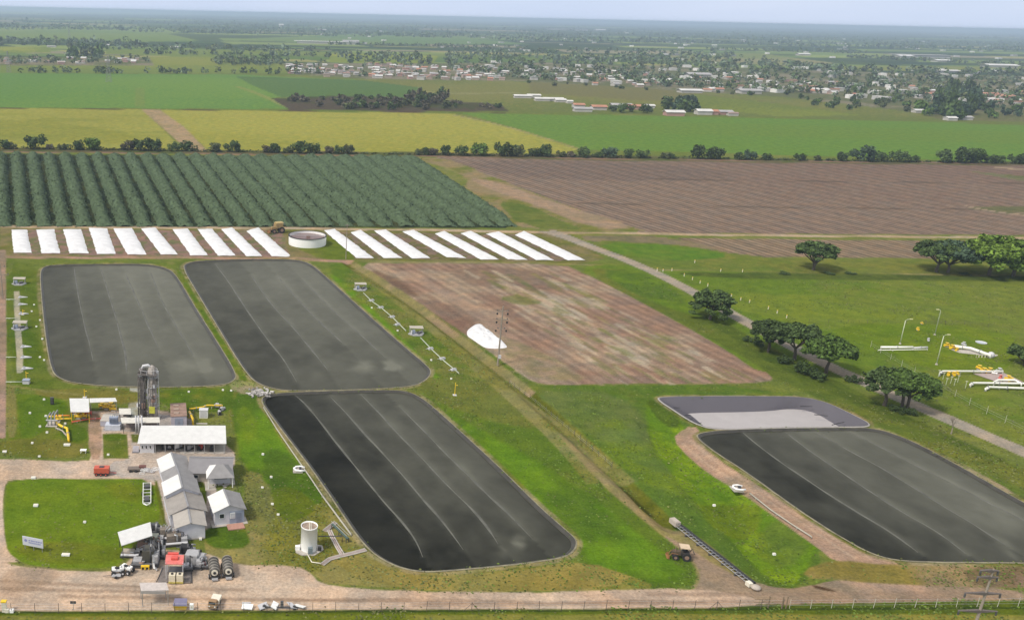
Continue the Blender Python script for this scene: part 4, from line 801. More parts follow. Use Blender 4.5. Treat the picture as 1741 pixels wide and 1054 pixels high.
for i, (x, y, m, n) in enumerate([(222,726,RED,'red'),(236,726,GREY,'grey'),(250,726,DGREY,'dark'),(263,725,LGREY,'pale')]): engine(*G(x, y)[:2], 0, .8, .3*i, f'{n} pump engine, {ordi(i+1)} from the left under the flat shelter before the tower', m)
# rusty container office
a, b = G(291,726), G(318,726); T1 = thing('container_office', 'container office with rusty brown roof and grey blue double door', 'container', ((a.x+b.x)/2, a.y, 0), math.radians(9)); w_ = 1.75
MB().box((0, 3.6, 1.35), (3.5, 7.2, 2.7)).build('wall', mat('lilac_container_wall', (.45, .43, .49), .6), T1); MB().box((0, 3.6, 2.76), (3.7, 7.4, .12)).build('roof', RUST, T1)
for k in (-.48, .48):
    dr = MB().box((k, -.04, 1.2), (.9, .06, 2.1)).build('door', BLUE, T1); MB().box((k*.3, -.1, 1.2), (.05, .05, .4)).build('handle', STEEL, dr)
for k in range(4): MB().box((1.77, 1+k*1.7, 1.35), (.05, .12, 2.6)).build('rib', GREY, T1)
for k in (1.5, 3.6, 5.7): MB().box((-.5, k, 2.92), (1.2, .8, .2)).build('roof_unit', mat('rust_unit', (.33, .25, .2), .8, 0, .3), T1)
pipe('long yellow gas pipe running right from the container over the grass', [(322,695),(345,692),(352,689),(378,689)], .2, YEL, .9)
pipe('yellow vent pipe rising beside the container office', [(322,700),(328,712)], .3, YEL, 1.5)
pipe('yellow riser pipe behind the white cabinet', [(341,696),(350,697)], .35, YEL, 1.3)
T1 = thing('white_cabinet', 'boxy white cabinet on the grass right of the container office', 'cabinet', G(346,711)); MB().box((0, .6, 1.0), (1.9, 1.3, 2.0)).build('body', WHITE, T1); MB().box((0, .6, 2.04), (2.1, 1.5, .08)).build('lid', LGREY, T1); MB().box((0, -.07, 1.0), (1.5, .03, 1.6)).build('door', LGREY, T1)
for i, (x, y) in enumerate([(371,692),(378,698),(373,704)]): engine(*G(x, y)[:2], 0, .8, .9*i, f'pale compressor set, {ordi(i+1)} from the top in the little group on the grass', LGREY, grp='compressors on the grass')
T1 = thing('ground_beam', 'pale concrete beam lying in the grass under the white cabinet', 'beam', G(343,721)); MB().box((0, 0, .12), (2.6, .4, .24)).build('beam', CONC, T1)
# ------- yellow standpipes and small slabs
def slabthing(px, py, w, d_, h, lab, m=WHITE, name='marker_block', cat='marker block', grp=None):
    T1 = thing(name, lab, cat, G(px, py), random.uniform(-.15, .15), grp); MB().box((0, 0, h/2), (w, d_, h)).build('block', m, T1); MB().box((0, 0, h+.025), (w*.8, d_*.8, .05)).build('lid', CREAM, T1); return T1
blk = [(61,860,'by the far left of the big lawn'),(144,888.5,'in the middle of the big lawn'),(112,944,'near the lower edge of the big lawn'),(57,813,'on the upper edge of the big lawn'),(8,769,'beside the left track above the dirt road'),(55,754,'on the dry grass left of the yellow pipe'),(114,757,'below the end of the thick yellow pipe'),(67,777,'at the road edge left of the dirt path'),(75,680,'left of the black cabinet'),(51,703,'on the bright lawn left of the manifold'),(68,726,'upright, left of the manifold foot'),(80,736,'just below the manifold'),(78,708,'touching the manifold left side'),(111,721,'between the two yellow pipes'),(184,774,'on the dry square lawn right of the path'),(198,663,'behind the canopy strip by the lagoon bank'),(321,667,'on the grass right of the tower'),(379,664,'left of the pair near the rubble'),(393,665,'right of the pair near the rubble'),(447,773,'left of lagoon bank in the mown slope'),(461,812,'on the slope left of the pipe bend'),(446,830,'smallest one on the bare slope'),(463,858,'above the white tank, upper one'),(473,876,'above the white tank, lower one'),(341,917,'at the foot of the blank end wall'),(333,942,'behind the dark container'),(1214,860,'on the slope below the horseshoe pipe'),(1316,943,'on the yellow slope beyond the truss'),(58,519,'right of the first slab line'),(54,530,'left of lagoon one, second'),(68,545,'left of lagoon one, third'),(62,556,'left of lagoon one, fourth'),(72,577,'left of lagoon one, fifth'),(68,608,'left of lagoon one, sixth'),(75,613,'left of lagoon one, seventh'),(676,563,'left of the pipe shelter'),(632,524,'in bright grass by the pipe line'),(733,613,'by the corner of the second lagoon'),(767,645,'at the lower end of the pipe line')]
for i, (x, y, w_) in enumerate(blk):
    b_ = .85 if i in (0, 2, 3, 4, 6) else .5; slabthing(x, y, b_*(1.6 if i in (2, 6) else 1), b_*.7, .35, f"small white marker block {w_}", grp='small white marker blocks')
T1 = thing('bench', 'white slatted table standing on the dry grass by the dirt path', 'table', G(142,770)); MB().box((0, 0, .75), (1.3, .9, .06)).build('top', WHITE, T1)
for x in (-.5, .5):
    for y in (-.3, .3): MB().box((x, y, .37), (.07, .07, .73)).build('leg', WHITE, T1)
for i, (x, y, h, w_) in enumerate([(144,676,2.2,'behind the white canopies'),(773,672,3.4,'at the lower end of the pump line'),(45,645,2.2,'at the lower end of the left slab line'),(39,535,1.6,'beside the third slab of the left line')]):
    T1 = thing('standpipe', f'thin yellow standpipe {w_}', 'standpipe', G(x, y)); MB().tube([(0, 0, 0), (0, 0, h)], .09, 6).build('pipe', YEL, T1); MB().tube([(0, 0, h*.8), (.6, 0, h*.8)], .08, 6).build('arm', YEL, T1); MB().box((0, 0, .08), (.9, .9, .16)).build('base', LGREY, T1)
# ------- pump stations along the lagoons
def station(px, py, lab, mir=1, s=.85):
    T1 = thing('pump_station', lab, 'pump station', G(px, py), .08, 'pump stations beside the lagoons')
    MB().prism([(-2.9*s*mir, .4*s), (-1.2*s*mir, -1.7*s), (1.6*s*mir, -1.8*s), (2.9*s*mir, .9*s), (1.9*s*mir, 2.1*s), (-1.4*s*mir, 1.9*s)][::mir], 0, .35).build('base_slab', GREY, T1)
    MB().slab([(-2.3*s, .3*s, 2.0), (2.5*s, .1*s, 1.9), (2.5*s, 2.2*s, 2.15), (-2.3*s, 2.3*s, 2.15)], .14).build('roof', mat('dusty_taupe_sheet', (.40, .37, .31), .7, 0, .2), T1)
    for x, y in ((-2.1, .6), (2.3, .5), (2.3, 2.0), (-2.1, 2.0)): MB().box((x*s, y*s, 1.1), (.12, .12, 1.7)).build('post', GREY, T1)
    MB().box((-1.0*s, .3*s, .9), (.9*s, 1.2*s, 1.0)).build('pump_motor', BLUE, T1); MB().tube([(.2*s, -.6*s, .8), (1.7*s, .4*s, .8)], .38*s, 12).build('pump_drum', DGREY, T1)
    MB().tube([(.6*s, -1.3*s, .3), (.6*s, -1.3*s, 1.3), (1.8*s, -.6*s, 1.3)], .14, 8).build('outlet_pipe', GREY, T1, True)
    MB().box((-1.8*s*mir, -.3*s, .8), (.15, 1.6*s, 1.1)).build('side_panel', LGREY, T1)
    return T1
station(32,484,'upper grey pump station on the left slab line by the track'); station(33,560,'lower grey pump station on the left slab line, with dark machinery')
station(613,493,'pump station beside the second lagoon, the one nearer the white mounds'); station(708,569,'pump station beside the second lagoon, lower one on the pipe line')
def wedge(px, py, lab, m=LGREY):
    T1 = thing('wedge_slab', lab, 'slab', G(px, py), 0, 'wedge shaped slabs'); MB().prism([(-1.0, -.9), (1.9, .1), (-.9, .9)], 0, .28).build('slab', m, T1); MB().box((-.5, 0, .45), (.5, .5, .34)).build('hatch', GREY, T1)
for i, (x, y) in enumerate([(37,506),(37,518),(38,534),(42,590),(42,608),(44,627)]): wedge(x, y, f'grey wedge slab, {ordi(i+1)} from the top along the left concrete path')
for i, (x, y) in enumerate([(632,512),(648,524),(667,540),(676,553),(732,594),(752,611),(771,630)]):
    T1 = thing('valve_box', f'pale valve box, {ordi(i+1)} from the top along the pipe beside the second lagoon', 'valve box', G(x, y), .5, 'valve boxes on the pipe line'); MB().box((0, 0, .25), (1.5, .9, .5)).build('box', LGREY, T1); MB().box((.1, 0, .55), (1.2, .7, .1)).build('lid', GREY, T1); MB().tube([(-.9, 0, .3), (-1.5, .2, .3)], .1, 6).build('stub_pipe', STEEL, T1)
pipe('long pale pipe linking the pump stations beside the second lagoon', [(618,498),(632,512),(648,523),(668,540),(690,562)], .14, mat('pale_green_pipe', (.42, .46, .36), .6), .3, flange=False)
pipe('pale pipe from the lower pump station to the yellow standpipe', [(715,574),(732,592),(752,611),(780,634)], .14, mat('pale_green_pipe', (.42, .46, .36), .6), .3, flange=False)
T1 = thing('pump_cabinet', 'small grey pump box at the lower end of the left slab line', 'pump box', G(45,652)); MB().box((0, 0, .5), (1.6, 1.2, 1.0)).build('body', LGREY, T1); MB().box((0, 0, 1.05), (1.8, 1.4, .1)).build('lid', BLUE, T1)
for i, (a, y) in enumerate([(10,509),(10,541),(10,607),(10,649)]): pipe(f'thin pale pipe crossing from the track to the slab line, {ordi(i+1)} from the top', [(a,y),(27+(11 if i == 3 else 0),y)], .1, mat('pale_green_pipe', (.42, .46, .36), .6), .25, flange=False, group='thin pipes from the track')
T1 = thing('rubble_heap', 'pile of pale broken concrete between the lagoon corners', 'rubble', G(441,668), 0)
m = MB(); rd = random.Random(3)
for k in range(110): m.box((rd.gauss(0, 1.3), rd.gauss(0, 1.3), .1+.25*rd.random()), (rd.uniform(.3, .9), rd.uniform(.2, .6), rd.uniform(.15, .45)), rd.uniform(0, 3), rd.uniform(-.5, .5))
o = m.build('rubble', mat('broken_concrete', (.42, .40, .38), .9, 0, .3, 1, island=True), T1)
# ------------------------------------------------------------------ machine yard, front
T1, q = canopy('slanted_shelter', 'tilted brilliant white sheet roof on posts at the corner of the big lawn', 'shelter', [(206.5,927),(259,910),(255.6,887),(200,904)], 3.0, DGREY, ROOFW)
def skid(px, py, lab, w, d_, h, m, rz=0, cat='machine', name='machine_skid', pipes=3, dark=DGREY, seed=0):
    rd = random.Random(seed+int(px)); T2 = thing(name, lab, cat, G(px, py), rz)
    MB().box((0, 0, .15), (w, d_, .3)).build('skid_base', dark, T2)
    MB().box((-w*.1, d_*.1, .3+h*.35), (w*.6, d_*.6, h*.7)).build('housing', m, T2)
    MB().box((w*.32, 0, .3+h*.25), (w*.26, d_*.8, h*.5)).build('gearbox', GREY, T2)
    for k in range(pipes):
        x = rd.uniform(-.4, .4)*w; y = rd.uniform(-.5, .3)*d_; MB().tube([(x, y, .3), (x, y, h*rd.uniform(.8, 1.25)), (x+rd.uniform(-.8, .8), y+rd.uniform(-.2, .6), h*rd.uniform(.8, 1.2))], rd.uniform(.08, .2), 8).build('pipe', rd.choice([STEEL, GREY, dark, RUST, dark]), T2, True)
    MB().tube([(-w*.45, -d_*.45, .55), (w*.45, -d_*.45, .55)], .22, 10).build('drum', rd.choice([LGREY, DGREY]), T2)
    MB().box((0, d_*.52, .3+h*.3), (w*.5, .12, h*.6)).build('grille', BLACK, T2)
    return T2
Y_ = [(222,944,'grey pump skid under the left end of the tilted white roof',3.4,1.6,1.0,TAN,0),(243,912,'pale grey engine skid just behind the tilted roof, topped with a box',2.6,1.8,1.9,GREY,0),(246,933,'cluttered skid with pale housing right of the tilted roof',3.0,2.0,1.8,RUST,.1),(262,922,'pale green grey generator behind the dark machine',3.6,2.4,1.5,mat('pale_olive_paint', (.42,.43,.34), .6),0),(263,905,'small framed pump at the back of the machine group on the grass',2.2,1.6,2.0,DGREY,0),(284,914,'tall engine against the row of halls with black radiator',3.0,2.2,2.3,mat('oily_tan', (.20,.17,.14), .7, 0, .4),.1),(300,922,'broad tan engine housing behind the red canopy',4.2,2.6,2.0,mat('oily_tan', (.20,.17,.14), .7, 0, .4),.2),(256,955,'big dark machine with standing white pipe left of the red canopy',3.2,3.4,3.2,mat('dark_olive', (.07,.068,.055), .6),0),(273,945,'black radiator unit between the dark machine and the red canopy',1.8,2.0,2.8,BLACK,0),(318,944,'black finned cooler right of the red canopy',3.0,2.0,2.2,BLACK,-.2),(330,958,'grey container machine with open dark front',3.6,3.4,2.4,GREY,-.15),(318,968,'small cluttered pump in front of the grey container machine',2.0,1.4,1.1,LGREY,.2),(345,956,'round fan housing at the edge of the yard grass',1.5,1.3,1.3,CREAM,.3),(349,965,'rust red gas bottle rack beside the fan housing',1.2,1.0,1.0,mat('maroon_paint', (.18,.06,.06), .5),0),(236,958,'flat grey platform machine on the yard left of the dark machine',2.4,2.6,.7,GREY,0)]
for i, (x, y, lab, w, d_, h, m, rz) in enumerate(Y_): skid(x, y, lab, w, d_, h, m, rz, seed=i, pipes=5 if h > 1.5 else 3)
pipe('tall white exhaust pipe in front of the big dark machine', [(266,967),(262,965),(260,944)], .17, WHITE, zs=[.3,.5,2.6], supports=False)
T1 = thing('red_canopy', 'faded red sheet canopy on thin posts in the middle of the yard', 'canopy', G(297,985)); 
MB().slab([(-1.5, -.1, 3.1), (1.5, -.1, 3.1), (1.3, 2.3, 3.3), (-1.7, 2.3, 3.3)], .14).build('roof', PINKRED, T1)
MB().box((-.1, 1.2, 3.4), (1.1, .8, .35)).build('hatch', RED, T1); MB().box((-.5, 2.5, 3.4), (1.8, .5, .2)).build('back_hood', RED, T1)
for x, y in ((-1.4, 0), (1.4, 0), (1.2, 2.2), (-1.5, 2.2)): MB().tube([(x, y, 0), (x, y, 3.2)], .06, 6).build('post', LGREY, T1)
MB().box((0, 1.5, .5), (2.2, 1.8, 1.0)).build('engine', DGREY, T1); MB().box((0, 1.4, .05), (5.4, 4.6, .1)).build('oily_slab', mat('oily_concrete', (.17, .15, .14), .8, 0, .35), T1)
for s_ in (-1, 1): MB().tube([(s_*2.9, -.9, .12), (s_*2.4, 3.2, .12)], .09, 6).build('rail', DGREY, T1)
for i, (x, w_) in enumerate([(293,'left'),(306,'right')]):
    T1 = thing('cream_drum', f'cream box tank on a yellow stand, {w_} one of the pair before the red canopy', 'tank', G(x, 989), 0, 'cream tanks before the red canopy'); MB().box((0, 0, .95), (1.05, .9, 1.2)).build('tank', mat('cream_tank', (.66, .60, .46), .5), T1); MB().box((0, 0, .2), (1.15, 1.0, .3)).build('stand', mat('dull_yellow', (.45, .38, .1), .7), T1); MB().lathe([(.22, 0), (.22, .12)], (0, 0, 1.55), 12).build('cap', BLACK, T1)
for i, x in enumerate((243.5, 250.5)):
    T1 = thing('yellow_valve_stand', f"low yellow stand with dark opening, {'left' if i == 0 else 'right'} one on the yard below the platform machine", 'stand', G(x, 967), 0, 'yellow stands on the yard'); MB().box((0, 0, .6), (.7, .5, .18)).box((-.28, 0, .25), (.12, .4, .5)).box((.28, 0, .25), (.12, .4, .5)).build('frame', YEL, T1); MB().box((0, .1, .3), (.4, .1, .4)).build('dark_box', BLACK, T1)
def cylmachine(px, py, lab):
    T1 = thing('cylinder_machine', lab, 'machine', G(px, py), math.radians(9), 'ringed cylinder machines')
    MB().tube([(0, 0, 1.25), (0, 3.6, 1.25)], .82, 20).build('drum', mat('dark_drum', (.10, .095, .085), .5, .3, .3), T1, True)
    for k in range(5): MB().tube([(0, .15+k*.8, 1.25), (0, .27+k*.8, 1.25)], .92, 20).build('ring', mat('pale_ring', (.36, .33, .29), .5, .3), T1)
    MB().tube([(0, -.1, 1.25), (0, 0.02, 1.25)], .55, 16).build('hub', CREAM, T1); MB().tube([(0, -.2, 1.25), (0, -.08, 1.25)], .25, 12).build('hub_cap', BLACK, T1)
    for s_ in (-1, 1):
        for y in (.3, 3.2): w_ = MB().tube([(s_*.75, y, .4), (s_*1.0, y, .4)], .4, 14).build('wheel', BLACK, T1); MB().tube([(s_*1.0, y, .4), (s_*1.04, y, .4)], .2, 10).build('hub', LGREY, w_)
    MB().box((0, 1.8, .35), (1.3, 4.0, .16)).build('chassis', DGREY, T1); MB().box((0, -.5, .25), (1.0, .4, .3)).build('step', GREY, T1)
cylmachine(365,984,'dark ringed cylinder on wheels, left of the pair at the yard edge'); cylmachine(388.5,982,'dark ringed cylinder on wheels, right of the pair at the yard edge')
def quad(px, py, lab, m, rz, s=1.0, grp=None):
    T1 = thing('quad_bike', lab, 'quad bike', G(px, py), rz, grp)
    MB().box((0, 0, .62*s), (1.3*s, .45*s, .3*s)).box((.45*s, 0, .8*s), (.5*s, .6*s, .2*s)).box((-.5*s, 0, .8*s), (.5*s, .75*s, .12*s)).build('body', m, T1); MB().box((-.1*s, 0, .85*s), (.6*s, .34*s, .16*s)).build('seat', BLACK, T1)
    for x in (-.55, .55):
        for y in (-.45, .45): w_ = MB().tube([(x*s, (y-.13)*s, .3*s), (x*s, (y+.13)*s, .3*s)], .3*s, 14).build('wheel', BLACK, T1); MB().tube([(x*s, (y-.15)*s, .3*s), (x*s, (y+.15)*s, .3*s)], .13*s, 8).build('rim', LGREY, w_)
    MB().tube([(.35*s, -.4*s, 1.1*s), (.42*s, 0, 1.05*s), (.35*s, .4*s, 1.1*s)], .035*s, 5).tube([(.42*s, 0, .8*s), (.42*s, 0, 1.05*s)], .04*s, 5).build('handlebar', DGREY, T1)
quad(201,975,'white quad bike, left one of the pair at the lower lawn corner',WHITE,.2,1.35); quad(216,972,'white and black quad bike, right one of the pair at the lower lawn corner',WHITE,-.5,1.35)
T1 = thing('tow_cart', 'flat dark two wheeled cart in front of the quad bikes', 'cart', G(198,981), .1); MB().box((0, 0, .4), (1.5, .8, .12)).build('deck', GREY, T1); MB().tube([(-.7, 0, .4), (-2.2, 0, .35)], .05, 6).build('drawbar', DGREY, T1)
for y in (-.45, .45): MB().tube([(0, y-.08, .25), (0, y+.08, .25)], .25, 12).build('wheel', BLACK, T1)
# red tank trailer, dark trailer
T1 = thing('tank_trailer', 'red box tank trailer on black wheels parked on the dirt road', 'trailer', G(173,808), .02)
MB().box((0, .4, 1.15), (3.0, 1.5, 1.1)).build('tank', mat('brick_red_paint', (.50, .10, .06), .5, 0, .15), T1); MB().box((0, .4, 1.78), (.9, .6, .16)).build('hatch', DGREY, T1); MB().box((0, .4, .52), (3.2, 1.3, .14)).build('chassis', DGREY, T1)
for x in (-1.0, -.1, .9):
    for y in (-.35, 1.15): w_ = MB().tube([(x, y-.1, .36), (x, y+.1, .36)], .36, 16).build('wheel', BLACK, T1); MB().tube([(x, y-.12, .36), (x, y+.12, .36)], .15, 8).build('rim', RED, w_)
MB().tube([(1.6, .4, .5), (2.9, .4, .4)], .06, 6).build('drawbar', RED, T1)
T1 = thing('flat_trailer', 'low brown grey flatbed trailer with a dark load, right of the red tank', 'trailer', G(228,802), .08)
MB().box((0, .4, .62), (2.6, 1.3, .3)).build('bed', mat('brown_grey_bed', (.17, .14, .12), .8), T1); MB().box((1.7, .6, .8), (1.4, .8, .6)).build('load', mat('dark_red_brown', (.16, .07, .06), .7), T1)
for x in (-.7, .4):
    for y in (-.3, 1.1): MB().tube([(x, y-.1, .3), (x, y+.1, .3)], .3, 14).build('wheel', BLACK, T1)
def frames(px, py, lab, n, rz):
    T1 = thing('steel_frame_pile', lab, 'steel frames', G(px, py), rz); rd = random.Random(int(px))
    for k in range(n):
        a = rd.uniform(-1, 1); b_ = rd.uniform(-.7, .7); z = .08+.12*k; w, d_ = rd.uniform(.8, 1.5), rd.uniform(.5, 1.1)
        MB().tube([(a-w/2, b_-d_/2, z), (a+w/2, b_-d_/2, z), (a+w/2, b_+d_/2, z), (a-w/2, b_+d_/2, z), (a-w/2, b_-d_/2, z)], .06, 5).build('frame', WHITE if k % 2 else LGREY, T1)
frames(250,804,'tangle of white steel frames lying at the lawn corner near the halls',7,0); frames(263,800,'small upright stack of dark frames beside the white tangle',4,1.2)
T1 = thing('boat_trailer', 'narrow white framed trailer with dark open ends, parked on grass beside the halls', 'trailer', G(250,841), math.radians(9))
for s_ in (-1, 1): MB().box((s_*.75, 0, .5), (.12, 8.0, .16)).build('side_rail', WHITE, T1)
for k in range(7): MB().box((0, -3.9+k*1.3, .5), (1.5, .12, .14)).build('crossbar', LGREY, T1)
MB().box((0, 2.4, .62), (1.1, 1.2, .3)).build('dark_tray', DGREY, T1); MB().box((0, -2.6, .62), (1.0, 1.6, .3)).build('dark_tray', DGREY, T1); MB().tube([(-.6, -4.2, .5), (0, -4.8, .5), (.6, -4.2, .5)], .12, 8).build('nose', WHITE, T1)
for s_ in (-1, 1): MB().tube([(s_*.85, 0, .35), (s_*1.05, 0, .35)], .35, 14).build('wheel', BLACK, T1)
T1 = thing('pallet_stack', 'pale lilac stack of sheets standing left of the long white shed', 'sheet stack', G(231,769), .05)
for k in range(5): MB().box((0, .2*k, .5+.02*k), (1.3, .1, 1.0+.04*k)).build('sheet', mat('lilac_sheet', (.52, .50, .54), .6), T1)
MB().box((0, .4, .06), (1.5, 1.6, .12)).build('base', DGREY, T1)
# front canopy, skip, boxes, truck
T1, q = canopy('entrance_canopy', 'grey flat topped entrance canopy on tall thin posts at the fence', 'canopy', [(240,1004),(287,1002.5),(283,989.5),(237,990)], 2.9, STEEL, mat('pale_taupe_sheet', (.50, .45, .42), .6))
MB().box((0, q[0].y+.1, 2.6), (q[1].x-q[0].x-.4, .08, .55)).build('fascia', mat('taupe_mesh', (.34, .31, .3), .7), T1)
T1 = thing('skip_container', 'yellow waste skip with a blue grey lid at the fence', 'skip', G(307,1033), .02); MB().add([(-.95, -.5, 0), (.95, -.5, 0), (.95, .5, 0), (-.95, .5, 0), (-1.1, -.6, .8), (1.1, -.6, .8), (1.1, .6, .8), (-1.1, .6, .8)], [(3,2,1,0), (4,5,6,7), (0,1,5,4), (1,2,6,5), (2,3,7,6), (3,0,4,7)]).build('body', mat('ochre_yellow', (.55, .36, .02), .55), T1)
MB().slab([(-1.1, -.65, .95), (1.1, -.65, .95), (1.0, .8, 1.25), (-1.0, .8, 1.25)], .1).build('lid', mat('dusk_blue_paint', (.18, .17, .26), .5), T1)
T1 = thing('white_cabinet', 'slim white cabinet beside the yellow skip at the fence', 'cabinet', G(326,1035)); MB().box((0, 0, .5), (.6, .4, 1.0)).build('body', WHITE, T1); MB().box((0, -.21, .55), (.3, .02, .4)).build('door', CREAM, T1)
def truck(px, py, lab, rz, cabm, bedm, s=1):
    T1 = thing('small_truck', lab, 'truck', G(px, py), rz)
    MB().box((0, -.9*s, .95*s), (1.5*s, 1.2*s, 1.0*s)).box((0, -1.0*s, 1.6*s), (1.35*s, .9*s, .4*s)).build('cab', cabm, T1); MB().box((0, -1.47*s, 1.5*s), (1.15*s, .06, .45*s)).build('windscreen', GLASS, T1)
    MB().box((0, .75*s, .85*s), (1.6*s, 2.0*s, .7*s)).build('bed', bedm, T1)
    for x in (-.7, .7):
        for y in (-.9, .9): MB().tube([((x-.12)*s, y*s, .36*s), ((x+.12)*s, y*s, .36*s)], .36*s, 14).build('wheel', BLACK, T1)
    for x in (-.5, .5): MB().box((x*s, -1.53*s, .85*s), (.25*s, .04, .18*s)).build('headlight', WHITE, T1)
truck(365,1029,'small brown and cream truck parked at the fence, facing the verge',math.radians(-12),mat('brown_ochre', (.30,.19,.10), .6),CREAM,.9)
for i, (x, y) in enumerate([(420,1034),(447,1033),(467,1032),(496,1032),(510,1033)]):
    T1 = thing('scrap_part', f'discarded white vehicle panel, {ordi(i+1)} from the left in the scrap along the fence', 'scrap part', G(x, y), i*.7, 'scrap along the fence'); MB().slab([(-.9, -.4, .3), (.8, -.5, .25), (1.0, .4, .55), (-.7, .5, .6)], .12).build('panel', WHITE if i % 2 == 0 else LGREY, T1); MB().tube([(-.8, 0, .15), (.9, .1, .15)], .1, 6).build('bar', DGREY, T1)
T1 = thing('scrap_axle', 'long dark axle bar lying among the scrap along the fence', 'axle', G(475,1034)); MB().box((0, 0, .25), (5.5, .2, .15)).build('bar', DGREY, T1); MB().box((.4, .2, .7), (.5, .4, 1.0)).build('post_box', DGREY, T1)
for x in (-2.4, 2.4): MB().tube([(x, -.2, .3), (x, .2, .3)], .3, 12).build('wheel', BLACK, T1)
T1 = thing('sign_frame', 'small pale square sign on the road side near the truck', 'sign', G(419,1030)); MB().box((0, 0, .5), (1.4, .1, .5)).build('panel', LGREY, T1); MB().tube([(-.5, 0, 0), (-.5, 0, .4)], .04, 5).build('post', STEEL, T1)
T1 = thing('warning_sign', 'tiny black notice board with two panels standing at the left fence', 'sign', G(125,1036)); 
for s_ in (-.24, .24): MB().box((s_, 0, 1.35), (.44, .05, .5)).build('panel', DGREY, T1)
MB().tube([(0, 0, 0), (0, 0, 1.2)], .05, 5).build('post', STEEL, T1)
T1 = thing('gate_pillar', 'cream gate box with yellow cap at the left end of the fence', 'gate box', G(8,1039)); MB().box((0, 0, .9), (.7, .5, 1.8)).build('pillar', CREAM, T1); MB().box((0, 0, 1.9), (.8, .6, .2)).build('cap', YEL, T1)
T1 = thing('stone_block', 'pale double stone block at the foot of the left fence', 'block', G(16,1040)); MB().box((-.35, 0, .3), (.6, .5, .6)).build('stone', CREAM, T1); MB().box((.4, 0, .25), (.6, .5, .5)).build('stone', WHITE, T1)
# billboard on the big lawn
g = G(57,936); T1 = thing('billboard', 'big pale signboard with blurred blue lettering on the lawn', 'sign', g, math.radians(-16))
MB().box((0, 0, 1.75), (4.0, .14, 1.7)).build('panel', mat('pale_blue_board', (.50, .52, .58), .5, 0, .08), T1)
for x in (-1.7, 0, 1.7): MB().tube([(x, .1, 0), (x, .1, 1.7)], .06, 6).build('post', STEEL, T1)
bl = mat('board_blue', (.20, .22, .45), .5); m = MB(); xs_ = -1.55
m.lathe([(.01, 0), (.28, .01), (.28, .03), (.01, .04)], (0, 0, 0), 16); o = m.build('emblem', bl, T1); o.rotation_euler = (math.radians(90), 0, 0); o.location = (-1.35, -.075, 1.9)
def text(s, x, z, h, T_, m_, nm='lettering'):
    cu = bpy.data.curves.new(nm, 'FONT'); cu.body = s; cu.size = h; cu.extrude = .01; cu.materials.append(m_); o = bpy.data.objects.new(nm, cu); COL.objects.link(o); o.parent = T_; o.location = (x, -.09, z); o.rotation_euler = (math.radians(90), 0, 0); return o
m = MB(); rd = random.Random(2)
for r_ in range(2):
    x = -.8
    while x < 1.6: w = rd.uniform(.18, .42); m.box((x+w/2, -.085, 2.0-.42*r_), (w*.8, .02, .24)); x += w+.06
m.build('lettering_band', mat('board_blue', (.20, .22, .45), .5), T1)
# white tank with pad
g = G(525,937); T1 = thing('white_tank', 'tall white cylindrical tank with open rusty top beside the longest lagoon', 'tank', g)
MB().lathe([(1.45, 0), (1.45, 4.45), (1.5, 4.47), (1.5, 4.62), (1.38, 4.62), (1.38, 4.1)], (0, .6, .25), 36, False).build('shell', mat('white_tank_paint', (.84, .84, .82), .4, 0, .05, 1), T1, True)
MB().lathe([(.02, 0), (1.38, .02), (1.38, .04), (.02, .05)], (0, .6, 4.6), 30).build('floating_top', mat('rusty_top', (.30, .23, .18), .8, 0, .5, 2), T1); MB().box((0, .6, 4.75), (.12, 2.8, .12)).box((.3, .6, 4.75), (.1, 2.5, .1)).build('beam', CREAM, T1)
MB().prism([(-2.3, -.6), (-1.2, -1.5), (1.0, -1.5), (2.6, .4), (2.4, 1.6), (-.6, 2.6), (-2.4, 1.4)], 0, .25).build('base_slab', CONC, T1)
MB().box((.25, -1.1, .9), (.8, .5, 1.1)).build('pump_box', mat('slate_box', (.16, .2, .22), .5), T1); MB().box((1.9, 0, .6), (.6, .5, .7)).build('valve_box', BLACK, T1); MB().box((-2.0, .2, .6), (.8, .6, .7)).build('meter_box', WHITE, T1)
pipe('dark level pipe from the white tank to the small bridge structure', [(541,911),(582,911)], .1, DGREY, 1.2, supports=False, flange=False)
pipe('thin pale hose from the tank base toward the lagoon corner path', [(522,940),(530,955),(545,957)], .09, CREAM, .25, supports=False, flange=False)
T1 = thing('walkway_bridge', 'slim dark green pipe bridge leaning beside the lagoon edge', 'pipe bridge', G(578,910), math.radians(28))
MB().box((0, 0, .9), (.5, 5.6, .18)).build('deck', mat('dark_green_steel', (.07, .11, .09), .6), T1)
for y in (-2.6, 0, 2.6):
    for x in (-.25, .25): MB().box((x, y, .45), (.12, .12, .9)).build('leg', DGREY, T1)
for s_ in (-1, 1): MB().tube([(s_*.25, -2.8, 1.5), (s_*.25, 2.8, 1.5)], .04, 5).build('handrail', GREY, T1)
for nm_, pts, lab in (('concrete_channel', [(548,960),(560,951),(578,946),(600,941),(622,935)], 'pale zigzag concrete channel from the hose to the lagoon corner'), ('concrete_channel', [(560,902),(566,915),(574,930),(583,945)], 'short concrete channel running up to the pipe bridge'), ('concrete_channel', [(552,903),(562,895),(570,889)], 'small concrete ramp at the head of the pipe bridge')):
    g0 = G(*pts[0]); T1 = thing(nm_, lab, 'channel', g0); p_ = [G(*q)-g0 for q in pts]
    for s_ in (-.35, .35):
        l_ = []
        for i, p in enumerate(p_): t_ = (p_[min(i+1, len(p_)-1)]-p_[max(0, i-1)]).normalized(); l_.append((p.x-t_.y*s_, p.y+t_.x*s_, .15))
        MB().tube(l_, .14, 4).build('kerb', CONC, T1)
    MB().tube([(p.x, p.y, .02) for p in p_], .3, 4).build('channel_floor', mat('pinkish_concrete', (.36, .29, .27), .9), T1)
